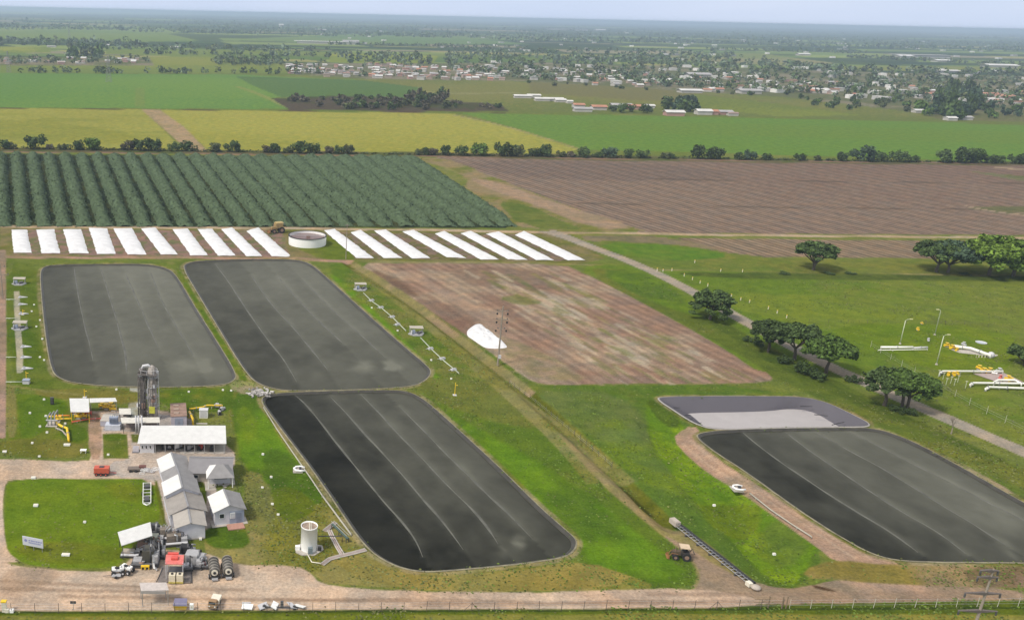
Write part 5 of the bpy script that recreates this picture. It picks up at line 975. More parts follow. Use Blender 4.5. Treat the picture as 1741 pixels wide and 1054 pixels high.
# inlet pipes and horseshoe bends beside lagoons 3 and 4
pm = mat('dusty_pipe', (.40, .38, .32), .6, 0, .2)
pipe('long pale pipe laid along the west edge of the longest lagoon', [(448,692),(470,728),(500,772),(530,815),(548,842)], .13, pm, .3, flange=False)
pipe('double pipe continuing along the lagoon edge down to the zigzag channel', [(548,842),(570,872),(597,908)], .16, pm, .35, flange=False)
pipe('thin pipe beside the dirt track of the fourth lagoon', [(1275,838),(1310,866),(1345,890),(1380,912)], .12, pm, .3, flange=False)
for x, y, w_ in ((508,800,'at the west edge of the longest lagoon'), (1254,832,'on the bank of the fourth lagoon')):
    g = G(x, y); T1 = thing('horseshoe_pipe', f'white horseshoe pipe bend {w_}', 'pipe bend', g); MB().tube([(1.2, .7, .4), (.3, 1.0, .5), (-.6, .8, .5), (-1.0, 0, .5), (-.6, -.8, .5), (.3, -1.0, .5), (1.2, -.7, .4)], .2, 10).build('bend', WHITE, T1, True); MB().box((-.2, 0, .12), (2.0, 2.2, .24)).build('pad', CONC, T1); MB().box((.3, 0, .5), (.5, .5, .6)).build('pump', DGREY, T1)
# round open tank beside the mounds
g = G(522.5,414.5); T1 = thing('round_tank', 'low round white open tank standing between the two rows of mounds', 'tank', g); R_ = 7.7
MB().lathe([(R_, 0), (R_, 3.4), (R_+.15, 3.42), (R_+.15, 3.6), (R_-.25, 3.6), (R_-.25, .4)], (0, 0, 0), 64, False).build('wall', mat('white_tank_paint', (.84, .84, .82), .4), T1)
MB().lathe([(R_+.03, 0), (R_+.2, .0), (R_+.2, .25), (R_-.3, .25)], (0, 0, 3.45), 64, False).build('rim', BLACK, T1)
MB().lathe([(.1, 0), (R_-.26, .01), (R_-.26, .03), (.1, .04)], (0, 0, 2.6), 40).build('liquid', mat('brown_sludge', (.16, .09, .08), .3, 0, .4, .4), T1)
MB().box((0, 0, 3.5), (2*R_-.6, .5, .12)).build('bridge', GREY, T1); MB().box((.4, .2, 3.1), (1.6, 1.2, .5)).build('mixer', RUST, T1)
# ------------------------------------------------------------------ tractors
def tractor(name, lab, cat, px, py, rz, s, roofm, bodym, wood=False):
    T1 = thing(name, lab, cat, G(px, py), rz)
    MB().box((.7*s, 0, 1.05*s), (1.3*s, .75*s, .6*s)).box((1.38*s, 0, .95*s), (.1*s, .6*s, .45*s)).build('bonnet', bodym, T1)
    MB().box((-.45*s, 0, 1.0*s), (1.1*s, .9*s, .4*s)).build('body', mat('dark_body', (.06, .05, .04), .7), T1)
    MB().box((-.35*s, 0, 2.2*s), (1.5*s, 1.4*s, .12*s)).build('canopy_roof', roofm, T1)
    for x in (-.95, .2):
        for y in (-.6, .6): MB().tube([(x*s, y*s, 1.0*s), (x*s, y*s, 2.2*s)], .05*s, 5).build('pillar', DGREY, T1)
    MB().box((-.55*s, 0, 1.35*s), (.45*s, .45*s, .14*s)).box((-.75*s, 0, 1.6*s), (.1*s, .45*s, .45*s)).build('seat', BLACK, T1)
    for x, r in ((-.7, .68), (.95, .48)):
        for y in (-.62, .62): w_ = MB().tube([(x*s, (y-.17)*s, r*s), (x*s, (y+.17)*s, r*s)], r*s, 18).build('wheel', BLACK, T1); MB().tube([(x*s, (y-.19)*s, r*s), (x*s, (y+.19)*s, r*s)], r*.5*s, 12).build('rim', RUST, w_)
    MB().tube([(1.0*s, .2*s, 1.3*s), (1.0*s, .2*s, 2.0*s)], .05*s, 6).build('exhaust', RUST, T1)
    for y in (-.4, .4): MB().tube([(.6*s, y*s, .9*s), (1.5*s, y*s, 1.0*s), (1.9*s, y*s, .35*s)], .06*s, 6).build('loader_arm', mat('worn_orange', (.26, .13, .05), .7), T1)
    MB().add([(1.8*s, -.75*s, .1*s), (2.2*s, -.75*s, .12*s), (1.85*s, -.75*s, .6*s), (1.8*s, .75*s, .1*s), (2.2*s, .75*s, .12*s), (1.85*s, .75*s, .6*s)], [(0,1,2), (5,4,3), (0,3,4,1), (0,2,5,3)]).build('bucket', mat('worn_orange', (.26, .13, .05), .7), T1)
    MB().tube([(-1.0*s, 0, 1.0*s), (-1.5*s, .1*s, 2.0*s), (-1.9*s, .1*s, 1.1*s)], .08*s, 6).build('rear_arm', DGREY, T1)
    return T1
tractor('backhoe', 'backhoe tractor with tan roof parked on the track near the black truss', 'tractor', 1157, 949, math.radians(170), 1.12, mat('tan_roof', (.55, .43, .30), .5), mat('dark_brown_paint', (.10, .07, .045), .7))
T1 = tractor('harvester', 'tall brown yellow farm machine standing at the head of the white mounds', 'farm machine', 472, 396, math.radians(200), 2.05, mat('straw_roof', (.42, .32, .14), .8, 0, .3), mat('straw_brown', (.30, .21, .09), .8, 0, .4), True)
MB().box((-.4, 0, 3.4), (3.2, 3.0, 2.0)).build('load_box', mat('straw_brown', (.30, .21, .09), .8, 0, .4), T1)
# truss / hose reel boom
a, b = G(1150,896), G(1276,996); dv = b-a; T1 = thing('truss_boom', 'long low steel truss with black hose lying between the track and the ditch', 'boom', a, math.atan2(dv.y, dv.x)); L = dv.length; n = 22
for y, z, m_, r in ((-.4, .45, GREY, .05), (.4, .45, LGREY, .05), (0, .9, DGREY, .05), (.7, .4, BLACK, .34)):
    pts = [(L*k/12, y, z+(.04*math.sin(k) if r > .1 else 0)) for k in range(13)]; MB().tube(pts, r, 8).build('hose' if r > .1 else 'chord', m_, T1)
m = MB()
for k in range(n): x0, x1 = L*k/n, L*(k+1)/n; m.tube([(x0, -.4, .45), (x1, 0, 1.0)], .03, 4); m.tube([(x0, .4, .45), (x1, 0, 1.0)], .03, 4); m.box((x0, 0, .45), (.08, .9, .06))
m.build('lattice', STEEL, T1)
for k in range(1, 6): MB().box((L*k/6, 0, .2), (.3, 1.2, .4)).build('support', DGREY, T1)
MB().box((-.6, 0, .75), (1.9, 1.1, .9), 0).box((-.6, 0, 1.25), (1.5, .8, .12)).build('head_box', TAN, T1)
MB().lathe([(.1, 0), (.75, .05), (.8, .35), (.4, .6), (.1, .65)], (L+1.0, .1, .2), 18).build('end_drum', TAN, T1, True); MB().box((L+.1, -.5, .6), (.9, .8, .7)).build('end_box', CREAM, T1)
# ------------------------------------------------------------------ fences
def fence(name, lab, pts, sp, h, postm, r=.05, wires=3, wm=None, brace=()):
    g = [G(*p) for p in pts]; c = g[0]; T1 = thing(name, lab, 'fence', c); P_ = resample([(p.x-c.x, p.y-c.y) for p in g], max(2, int(sum((g[i+1]-g[i]).length for i in range(len(g)-1))/sp)+1), False)
    for i, p in enumerate(P_[:100]):
        k = random.uniform(-.06, .06); MB().tube([(p[0], p[1], -.1), (p[0]+k, p[1], h*random.uniform(.94, 1.05))], r, 6, r*.8).build('post', postm, T1)
    for j in range(wires): z = h*(.35+.28*j); MB().tube([(p[0], p[1], z) for p in P_], .016, 4).build('wire', wm or STEEL, T1)
    for i in brace:
        p = P_[i]
        for s_ in (-1, 1): MB().tube([(p[0]+s_*1.3, p[1], 0), (p[0], p[1], h*.8)], r*.8, 5).build('brace', postm, T1)
    return T1
FP = mat('dark_fence_post', (.10, .085, .07), .9, 0, .2)
fence('boundary_fence', 'long wire fence with dark posts between the dirt road and the near verge', [(-60,1041.5),(600,1039),(1100,1036),(1330,1034.5)], 3.55, 1.75, FP, brace=(22, 33))
fence('boundary_fence', 'wire fence with pale posts along the verge below the fourth lagoon', [(1342,1034),(1500,1033),(1800,1030)], 3.5, 1.75, mat('pale_fence_post', (.45, .44, .36), .9))
fence('ditch_fence', 'short dark post fence standing along the grassy ditch', [(866,652),(905,682),(960,727),(1040,795)], 2.6, 1.5, FP, wires=2)
fence('meadow_fence', 'thin dark fence across the green meadow behind the lamp posts', [(1375,549),(1560,551),(1640,552),(1720,561)], 6, 1.3, FP, wires=3, wm=FP)
fence('pipe_yard_fence', 'pale post fence along the lane side of the white pipe yard', [(1480,590),(1530,622),(1590,655),(1650,690),(1741,735)], 5, 2.0, mat('pale_fence_post', (.45, .44, .36), .9), wires=2)
# gate with brush near the road junction
T1 = thing('field_gate', 'weathered double gate frame in the fence where the tracks meet', 'gate', G(1318,1034))
for x in (-1.2, 1.0, 1.7): MB().tube([(x, 0, 0), (x, 0, 2.3)], .09, 6).build('post', WOOD, T1)
for z in (.5, 1.1, 1.7): MB().tube([(-3.6, 0, z), (-1.2, 0, z)], .05, 5).build('rail', WOOD, T1)
MB().tube([(-3.6, 0, .4), (-1.2, 0, 1.8)], .05, 5).build('diagonal', WOOD, T1)
# ------------------------------------------------------------------ poles and lamps
def pole(px, py, h, lab, arms, r=.16, base=None, lean=0, m=POLE):
    T1 = thing('utility_pole', lab, 'utility pole', G(px, py)); MB().tube([(0, 0, 0), (0, 0, h)], r*1.25, 10, r*.8).build('shaft', m, T1)
    for z, w, y in arms:
        a_ = MB().box((0, -.12, z), (w, .14, .16)).build('crossarm', m, T1)
        for x in (-w/2+.1, w/2-.1): MB().lathe([(.05, 0), (.16, .05), (.1, .15), (.18, .22), (.06, .32)], (x, -.12, z+.08), 8).build('insulator', DGREY, a_)
    return T1
T1 = pole(846,621,16.9,'tall utility pole with three crossarms on the brown field beside the plastic heap',[(15.6,3.0,0),(13.2,3.0,0),(10.6,2.0,0)],.2)
for z in (14.6, 12.2, 9.8):
    for x in (-1.4, 1.4): MB().lathe([(.08, 0), (.24, .1), (.24, .5), (.08, .6)], (x, -.12, z-.1), 8).build('hanging_insulator', BLACK, T1)
MB().box((.3, -.3, 2.6), (.7, .3, 1.0)).build('meter_box', LGREY, T1)
pole(588,441,14,'slim utility pole standing among the white mounds right of the round tank',[(13.4,1.6,0)],.13)
pole(5,508,12,'utility pole with two crossarms at the head of the left track',[(8.2,5.0,0),(10.8,3.0,0)],.15)
T1 = thing('power_line_tower', 'dark power pole with three wide crossarms rising from below the near verge', 'power pole', G(1636,1128)); MB().tube([(0, 0, 0), (.5, 0, 16.4)], .3, 10, .12).build('shaft', POLE, T1)
for z, w in ((16.0, 2.8), (14.9, 3.1), (12.2, 5.4), (9.2, 5.8)):
    a_ = MB().add([(-w/2, -.15, z+.1), (0, -.2, z-.15), (w/2, -.15, z+.1), (0, -.2, z+.3), (-w/2, .15, z+.1), (0, .2, z-.15), (w/2, .15, z+.1), (0, .2, z+.3)], [(0,1,3), (1,2,3), (5,4,7), (6,5,7), (0,4,5,1), (1,5,6,2), (2,6,7,3), (3,7,4,0)]).build('crossarm', mat('dark_pole_steel', (.12, .10, .09), .7), T1)
    for x in (-w/2+.15, w/2-.15): MB().lathe([(.04, 0), (.13, .1), (.13, .6), (.04, .75)], (x, 0, z-.7), 8).build('insulator', DGREY, a_)
def lamp(px, py, h, lab, dx, m=mat('pale_green_pole', (.48, .52, .38), .6)):
    T1 = thing('lamp_post', lab, 'lamp post', G(px, py)); MB().tube([(0, 0, 0), (0, 0, h-.5), (dx*.4, 0, h-.1), (dx, 0, h)], .13, 8, .07).build('pole', m, T1, True); MB().box((dx*1.25, 0, h), (.8, .35, .18)).build('lamp_head', mat('pale_yellow_head', (.62, .60, .35), .5), T1); MB().lathe([(.35, 0), (.3, .3), (.12, .5)], (0, 0, 0), 10).build('base', CONC, T1)
lamp(1530,585,7.9,'pale lamp post with arm to the right above the first white pipe',1.3); lamp(1589,570,8.3,'pale lamp post with short arm to the left, farthest of the three',-.8); lamp(1592,620,9.0,'pale lamp post with arm to the right, nearest of the three by the pipe yard',1.1)
# ------------------------------------------------------------------ white pipe yard
PW = mat('white_pipe_paint', (.78, .78, .70), .45, 0, .06)
pipe('white pipe lying left of the lamp posts with bent ends', [(1498,590),(1552,590)], .3, PW, .7); pipe('thin white pipe behind the end of the left white pipe', [(1493,595),(1577,594)], .12, PW, .4, flange=False); pipe('short pale pipe stub right of the left white pipe', [(1554,591),(1577,590)], .22, LGREY, .6)
pipe('thick white pipe running down to a round end in the upper pipe yard', [(1621,588),(1650,592),(1684,604)], .42, PW, .9)
pipe('white pipe starting below the nearest lamp post, top line of the lower yard', [(1598,635),(1603,631),(1705,631)], .27, PW, .8)
pipe('white pipe in the middle line of the lower yard', [(1650,654),(1655,651),(1741,652),(1790,654)], .3, PW, .7); pipe('raised white pipe arching over the middle line', [(1690,650),(1697,646),(1725,646),(1737,652)], .28, PW, 1.0, flange=False); pipe('white pipe on the lowest line of the lower yard', [(1676,661),(1682,658),(1741,660),(1790,662)], .3, PW, .6)
for i, (x, y, s_, m, w_) in enumerate([(1609,590,1.8,YEL,'yellow'),(1618,594,1.9,YEL,'yellow'),(1626,597,1.4,YEL,'yellow'),(1612,639,1.6,YEL,'yellow'),(1621,639,1.6,YEL,'yellow'),(1627,637,1.3,YEL,'yellow'),(1664,629,1.9,YEL,'yellow'),(1672,634,2.0,YEL,'yellow'),(1682,634,2.0,YEL,'yellow'),(1690,637,1.5,WHITE,'white'),(1698,634,1.9,LGREY,'grey'),(1713,647,2.0,YEL,'yellow'),(1718,650,1.8,YEL,'yellow'),(1700,644,1.5,PINKRED,'pink'),(1578,580,1.3,LGREY,'grey'),(1560,562,1.4,YEL,'yellow'),(1638,588,1.6,LGREY,'grey'),(1567,551,1.0,YEL,'yellow')]):
    valve(f'{w_} valve, {ordi(i+1)} of those among the white pipes counting pipe by pipe', x, y, m, s_*.72, grp='valves of the white pipe yard', rz=.3*i)
g = G(1684,607); T1 = thing('pig_launcher', 'grey round chamber at the end of the thick white pipe with frames beside it', 'chamber', g); MB().lathe([(.9, 0), (.95, .8), (.6, 1.4), (.1, 1.6)], (0, 0, 0), 18).build('chamber', LGREY, T1, True)
for k in range(4): MB().tube([(-1.2-k*.9, -.6, 0), (-1.2-k*.9, -.6, .9), (-1.9-k*.9, -.6, .9), (-1.9-k*.9, -.6, 0)], .08, 6).build('frame', CREAM, T1)
T1 = thing('concrete_apron', 'grey concrete pad under the thick white pipe', 'slab', G(1655,600)); MB().prism([(-5, 2.2), (-4.2, -.4), (4.5, -3.0), (6.0, -1.6), (2, 2.6)], 0, .15).build('pad', CONC, T1)
T1 = thing('concrete_apron', 'pink grey concrete pad under the lower valves', 'slab', G(1697,642)); MB().prism([(-5, 2.6), (-2.6, -3.4), (4.5, -3.0), (4.0, 3.6)], 0, .15).build('pad', mat('pinkish_concrete', (.36, .29, .27), .9), T1)
T1 = thing('pond_puddle', 'small pale round tray on the grass above the pipe end', 'tray', G(1668,583)); MB().lathe([(1.4, 0), (1.5, .25), (1.3, .25), (1.2, .1)], (0, 0, 0), 18).build('tray', LGREY, T1); MB().lathe([(.05, 0), (1.25, .0), (.05, .02)], (0, 0, .12), 18).build('water', mat('pale_water', (.4, .45, .5), .1), T1)
for i, (x, y) in enumerate([(1595,641),(1603,645),(1608,655),(1616,652),(1622,656),(1628,650),(1641,660)]):
    T1 = thing('pipe_stand', f'pale thin pipe stand, {ordi(i+1)} from the left below the yellow valves', 'pipe stand', G(x, y), 0, 'pipe stands'); MB().tube([(0, 0, 0), (0, 0, 1.9)], .07, 6).build('post', mat('pale_green_pole', (.48, .52, .38), .6), T1); MB().box((0, 0, 1.95), (.6, .15, .1)).build('cap', CREAM, T1)
# marker posts by the lane
MP = [(1117,461),(1127,462),(1142,461),(1163,470),(1177,476),(1190,482),(1203,487),(1181,447),(1225,462),(1262,463),(1243,505),(1259,511),(1274,515),(1306,526),(1321,533),(1337,541)]
for i, (x, y) in enumerate(MP):
    T1 = thing('marker_post', f'short white marker post with yellow top, {ordi(i+1)} one down the lane side' if i not in (7, 8, 9) else f"marker post standing out on the meadow, {['nearest to the lane junction','middle of the three','farthest right of the three'][i-7]}", 'marker post', G(x, y), 0, 'marker posts by the lane')
    MB().box((0, 0, .5), (.2, .2, 1.0)).build('post', CREAM, T1); MB().box((0, 0, 1.08), (.26, .26, .2)).build('cap', YEL, T1)
def pylon(px, py, h, lab):
    T1 = thing('lattice_pylon', lab, 'pylon', G(px, py)); m = MB(); w = h*.1; pm_ = mat('pylon_steel', (.22, .22, .22), .6)
    for sx_ in (-1, 1):
        for sy in (-1, 1): m.tube([(sx_*w, sy*w, 0), (sx_*w*.15, sy*w*.15, h)], .16, 4)
    for k in range(9):
        z0 = h*k/9; z1 = h*(k+1)/9; a_ = w*(1-.85*k/9); b_ = w*(1-.85*(k+1)/9)
        for s_ in (-1, 1): m.tube([(-a_, s_*a_, z0), (b_, s_*b_, z1)], .1, 4); m.tube([(a_, s_*a_, z0), (-b_, s_*b_, z1)], .1, 4)
    m.build('mast', pm_, T1)
    for z in (.72, .84, .95): MB().tube([(-h*.17, 0, h*z), (0, 0, h*z+.5), (h*.17, 0, h*z)], .15, 4).build('crossarm', pm_, T1)
pylon(185,140,33,'faint lattice pylon standing in the green field beyond the yellow ones'); pylon(15,124,30,'faint lattice pylon at the village edge far left'); pylon(118,68,40,'lattice pylon among the trees far behind the striped orchard')
# ------------------------------------------------------------------ foliage
def leafmat(name, c, tr=.0):
    m = mat(name, c, .75, 0, .35, .35, spec=.12, island=True); return m
LF = {k: leafmat('foliage_'+k, v) for k, v in dict(dark=(.058,.090,.028), green=(.075,.125,.026), bright=(.15,.235,.035), olive=(.082,.098,.04), brown=(.10,.09,.06), blue=(.056,.090,.052), far=(.105,.140,.085)).items()}
def leaves(blobs, n_per, size, rng, up=.55, shell=.55):
    "leaf-sized faces spread through the volume of some lobes: blobs = (x,y,z,rx,ry,rz)"
    B = np.repeat(np.array(blobs, float), n_per, 0); n = len(B)
    u = rng.normal(size=(n, 3)); u /= np.linalg.norm(u, axis=1)[:, None]; r = (shell+(1-shell)*rng.random(n))[:, None]
    c = B[:, :3]+u*r*B[:, 3:6]
    nn = rng.normal(size=(n, 3))*.6+u*.6+np.array([0, 0, up]); nn /= np.linalg.norm(nn, axis=1)[:, None]
    a = np.cross(nn, rng.normal(size=(n, 3))); a /= np.linalg.norm(a, axis=1)[:, None]; b = np.cross(nn, a)
    s = size*(.6+.8*rng.random(n))[:, None]
    V = np.stack([c-a*s-b*s*.6, c+a*s-b*s*.7, c+a*s*.8+b*s*.7, c-a*s*.7+b*s*.6], 1).reshape(-1, 3)
    return V
def vmesh(name, V, m, parent=None, mats=None, mi=None):
    n = len(V)//4; me = bpy.data.meshes.new(name); me.vertices.add(len(V)); me.vertices.foreach_set('co', V.astype(np.float32).ravel())
    me.loops.add(4*n); me.loops.foreach_set('vertex_index', np.arange(4*n, dtype=np.int32)); me.polygons.add(n); me.polygons.foreach_set('loop_start', np.arange(0, 4*n, 4, dtype=np.int32))
    for q in (mats or [m]): me.materials.append(q)
    if mi is not None: me.polygons.foreach_set('material_index', mi.astype(np.int32))
    me.update(calc_edges=True); o = bpy.data.objects.new(name, me); COL.objects.link(o)
    if parent: o.parent = parent
    return o
def big_tree(px, py, h, w, lab, m='dark', stems=1, seed=1, flat=.35, z0=.28, name='spreading_tree', density=1.0, thick=.42):
    rg = np.random.default_rng(seed); rd = random.Random(seed); T1 = thing(name, lab, 'tree', G(px, py), rd.uniform(0, 6))
    tb = MB(); tips = []
    for s in range(stems):
        bx = (s-(stems-1)/2)*1.0; fork = Vector((bx*1.8+rd.uniform(-.3, .3), rd.uniform(-.3, .3), h*z0)); tb.tube([(bx, 0, -.2), (bx*1.2, rd.uniform(-.2, .2), h*z0*.5), fork], .05*h*(.75 if stems > 1 else 1), 9, .032*h, cap=False)
        for k in range(7 if stems == 1 else 5):
            a = k/(7 if stems == 1 else 5)*6.28+rd.uniform(-.3, .3); R_ = w*.5*rd.uniform(.45, .8); e = fork+Vector((math.cos(a)*R_, math.sin(a)*R_, h*rd.uniform(.35, .5)))
            mid = fork.lerp(e, .5)+Vector((0, 0, -h*.03)); tb.tube([fork, mid, e], .026*h, 6, .008*h, cap=False); tips.append(e)
            for q in range(2):
                e2 = mid+Vector((rd.uniform(-1, 1)*w*.18, rd.uniform(-1, 1)*w*.18, h*.25)); tb.tube([mid, e2], .012*h, 5, .004*h, cap=False); tips.append(e2)
    tb.build('trunk', BARK, T1, True)
    blobs = []
    zc = h*(z0+.38)
    for e in tips: blobs.append((e.x, e.y, min(e.z+.3, h*.86), w*rd.uniform(.10, .16), w*rd.uniform(.10, .16), h*rd.uniform(.07, .12)))
    for k in range(int(62*density)):
        a = rd.uniform(0, 6.28); r = math.sqrt(rd.random())*.5*w*.86; top = h*.97-flat*h*(r/(w*.5))**2.4
        zz = top-rd.random()*h*thick*(1-.35*r/(w*.5)); blobs.append((math.cos(a)*r, math.sin(a)*r, zz, w*rd.uniform(.06, .13), w*rd.uniform(.06, .13), h*rd.uniform(.05, .10)))
    vmesh('crown', leaves(blobs, int(95), .021*w+.02, rg), LF[m], T1)
    return T1
BT = [(1207,543,9.9,13.6,'round headed tree alone on the left side of the paved lane','dark',1),
 (1306,598,9.0,12.2,'dark spreading tree at the upper end of the lane side clump','dark',2),(1350,612,10.6,14.6,'broad dense tree in the middle of the lane side clump','dark',1),(1404,634,10.2,14.4,'spreading tree with forked trunk at the lower end of the lane side clump','green',1),
 (1503,689,9.8,11.6,'left tree of the pair beside the lane below the pipe yard','dark',1),(1537,695,10.2,13,'right wider tree of the pair beside the lane below the pipe yard','green',2),
 (1383,459,11,16.5,'lone double stemmed tree on the far edge of the meadow','dark',2),(1592,463,12.6,18,'thin dark tree at the left end of the meadow edge group','dark',1),(1611,464,12.4,20,'leaning dark tree second in the meadow edge group','blue',1),
 (1681,468,15,24,'big bright green tree in the meadow edge group','bright',1),(1722,470,14.5,20,'bright tree behind the dark one at the end of the meadow edge group','bright',1),(1745,473,13.5,18,'dark green tree cut by the picture edge at the meadow edge','green',1),
 (1741,621,6.4,9,'low dark tree at the picture edge beside the pipe yard','dark',1)]
for i, (x, y, h, w, lab, m, st) in enumerate(BT): big_tree(x, y, h, w, lab, m, st, seed=20+i, z0=.12 if i == 12 else .33 if 0 < i < 6 else .26, flat=.35 if i else .5, thick=.62 if i in (0, 9, 10, 11, 12) else .36)
# leafless tree
T1 = thing('bare_tree', 'small leafless grey tree between lagoon four and the lane', 'tree', G(1617,738)); rd = random.Random(4); tb = MB()
def twig(p, d_, L_, r, n):
    e = p+d_*L_; tb.tube([p, e], r, 5, r*.6, cap=False)
    if n:
        for k in range(3): twig(e, (d_+Vector((rd.uniform(-.7, .7), rd.uniform(-.7, .7), rd.uniform(-.1, .5)))).normalized(), L_*.68, r*.55, n-1)
twig(Vector((0, 0, -.1)), Vector((0, 0, 1)), 1.8, .16, 4); tb.build('trunk', BARKP, T1)
# bushes: a few kinds, copied
rgn = np.random.default_rng(9); BM = []
for k in range(6):
    rd = random.Random(50+k); bl = [(rd.uniform(-.5, .5), rd.uniform(-.5, .5), rd.uniform(.25, .8), rd.uniform(.2, .34), rd.uniform(.2, .34), rd.uniform(.18, .3)) for _ in range(12)]+[(0, 0, .45, .45, .45, .42)]
    BM.append(leaves(bl, 62, .06, rgn))
BD = {}
def bush(px, py, h, w, lab, m, k, grp, name='hedge_bush', cat='bush', low=False):
    key = (k, m, low)
    if key not in BD:
        V = BM[k] if not low else BM[k].reshape(-1, 4, 3)[::5].reshape(-1, 3)
        if low: V = (V.reshape(-1, 4, 3)-V.reshape(-1, 4, 3).mean(1, keepdims=True))*2.3+V.reshape(-1, 4, 3).mean(1, keepdims=True); V = V.reshape(-1, 3)
        o = vmesh(name, V, LF[m]); BD[key] = o.data
    else: o = bpy.data.objects.new(name, BD[key]); COL.objects.link(o)
    o.location = G(px, py); o.rotation_euler = (0, 0, px*1.7 % 6.28); o.scale = (w/1.3, w/1.3, h/1.0)
    return tag(o, lab, cat, grp)
HB = [(10,6,'dark'),(20,4,'olive'),(60,9,'dark'),(85,3.5,'brown'),(108,4,'olive'),(130,6.5,'dark'),(158,8,'green'),(218,6,'brown'),(241,8,'dark'),(262,8,'dark'),(298,6,'dark'),(320,7,'dark'),(368,6,'olive'),(395,7,'dark'),(455,5,'brown'),(468,6,'dark'),(490,4,'olive'),(510,8.5,'dark'),(533,6.5,'dark'),(560,4.5,'brown'),(578,5,'dark'),(592,6,'olive'),(712,4,'olive'),(722,5,'dark'),(737,4.5,'brown'),(758,6,'dark'),(783,6.5,'dark'),(814,8.5,'green'),(861,9.5,'dark'),(876,8,'olive'),(910,5.5,'dark'),(928,7.5,'dark'),(955,4,'olive'),(970,4,'brown'),(993,7,'dark'),(1016,4,'dark'),(1034,7,'blue'),(1068,5.5,'dark'),(1090,5.5,'dark'),(1130,4,'olive'),(1141,4,'dark'),(1192,9.5,'dark'),(1217,8,'dark'),(1257,4.5,'dark'),(1276,6,'blue'),(1303,4.5,'dark'),(1360,5,'dark'),(1392,4,'olive'),(1430,6,'dark'),(1466,10,'blue'),(1500,7,'dark'),(1530,7.5,'dark'),(1552,5,'dark'),(1610,9.5,'dark'),(1633,10.5,'dark'),(1655,9,'green'),(1676,6.5,'dark'),(1697,5.5,'dark'),(1729,6.5,'dark'),(1746,7,'dark')]
for i, (x, h, m) in enumerate(HB): bush(x, 253+x*.0148, h*1.08, h*1.25+1.5, f'{"grey brown" if m=="brown" else "olive" if m=="olive" else "dark green"} bush, {ordi(i+1)} from the left in the hedgerow crossing the fields', m, i % 6, 'hedgerow bushes between the fields')
rd = random.Random(12)
VL = []; 
for i in range(420):
    x = rd.uniform(-60, 1800); g = G(x, 252.5+x*.0150+rd.uniform(-.6, .8)); s = rd.uniform(.6, 1.7)
    if 600 < x < 700: s *= .6
    VL.append(leaves([(g.x, g.y, s*.6, s*1.6, s, s*.7)], 16, .45, rgn))
o = vmesh('hedge_undergrowth', np.vstack(VL), LF['olive']); o['kind'] = 'stuff'
# roadside scrub by the lane and shrubs
for i, (x, y, h, w) in enumerate([(1335,618,2.2,4),(1368,634,3,5),(1380,640,2.4,4.5),(1392,645,2,4),(1450,650,2,3.5),(1520,700,1.6,3.5),(1545,704,1.4,3.5),(1290,588,1.6,3.5),(1272,580,1.4,3)]): bush(x, y, h, w, f'low dark shrub below the lane side trees, number {i+1}', 'dark', i % 6, 'shrubs below the lane trees', 'shrub', 'shrub')
for i, x in enumerate((1410,1446,1335,1640)): bush(x, 466+(.6 if x > 1600 else 0), .8, 4, f'low ditch shrub in the dark line across the meadow edge, number {i+1}', 'dark', i % 6, 'ditch shrubs', 'shrub', 'shrub')
# ------------------------------------------------------------------ plantation rows
RM = mat('plantation_foliage', (.078, .112, .060), .9, 0, .5, .5, .5, 1.6, spec=.05); NR = 28
for i in range(NR):
    xn = -62+i*(928/(NR-1)); xfr = .8*xn-5; g0 = G(xn, 385.5); g1 = G(xfr, 262.5+.009*xfr); ax = (g1-g0); L = ax.length; ax.normalize(); sd_ = Vector((ax.y, -ax.x, 0))
    nu, nv = 9, 150; hw0 = 4.4; vs = []
    wn = (G(xn+34.4, 385.5)-g0).length*.5; wf = (G(.8*(xn+34.4)-5, 263)-g1).length*.5
    for a in range(nv+1):
        v = a/nv; c = g0+ax*(L*v); hw = (wn+(wf-wn)*v)*(.66+.26*float(vn(a*.6, i, 2))); hh = (2.7+1.5*float(vn(a*.55, i*5, 4)))*min(1, .08+v*16, .1+(1-v)*16)
        for b in range(nu+1):
            u = 2*b/nu-1; bump_ = (float(vn(a*.9+i*3, b*.8, 6))-.5)*1.1
            p = c+sd_*(u*hw*(1-.06*abs(u)))+ax*random.uniform(-.4, .4); vs.append((p.x-g0.x, p.y-g0.y, max(0, hh*(1-abs(u)**2.4)+bump_*(1-u*u))))
    ba = MB().add(vs, [(a*(nu+1)+b, a*(nu+1)+b+1, (a+1)*(nu+1)+b+1, (a+1)*(nu+1)+b) for a in range(nv) for b in range(nu)])
    # leaf clumps over the ridge
    V = np.array(vs); idx = rgn.integers(0, len(V), 1300); c = V[idx]; c = c+rgn.normal(size=c.shape)*[.3, .6, .10]; c[:, 2] = np.maximum(c[:, 2], .2)
    n = len(c); nn = rgn.normal(size=(n, 3))*.5+[0, 0, .8]; nn /= np.linalg.norm(nn, axis=1)[:, None]; a_ = np.cross(nn, rgn.normal(size=(n, 3))); a_ /= np.linalg.norm(a_, axis=1)[:, None]; b_ = np.cross(nn, a_); s = (.2+.28*rgn.random(n))[:, None]
    Q = np.stack([c-a_*s-b_*s*.6, c+a_*s-b_*s*.7, c+a_*s*.8+b_*s*.7, c-a_*s*.7+b_*s*.6], 1).reshape(-1, 3)
    m0 = len(ba.v); ba.v += [tuple(p) for p in Q]; ba.f += [(m0+4*k, m0+4*k+1, m0+4*k+2, m0+4*k+3) for k in range(n)]
    o = ba.build('plantation_row', RM, None, True); o.location = g0
    tag(o, f'blue green crop row, {ordi(i+1)} from the left edge of the striped plantation', 'crop row', 'rows of the striped plantation')
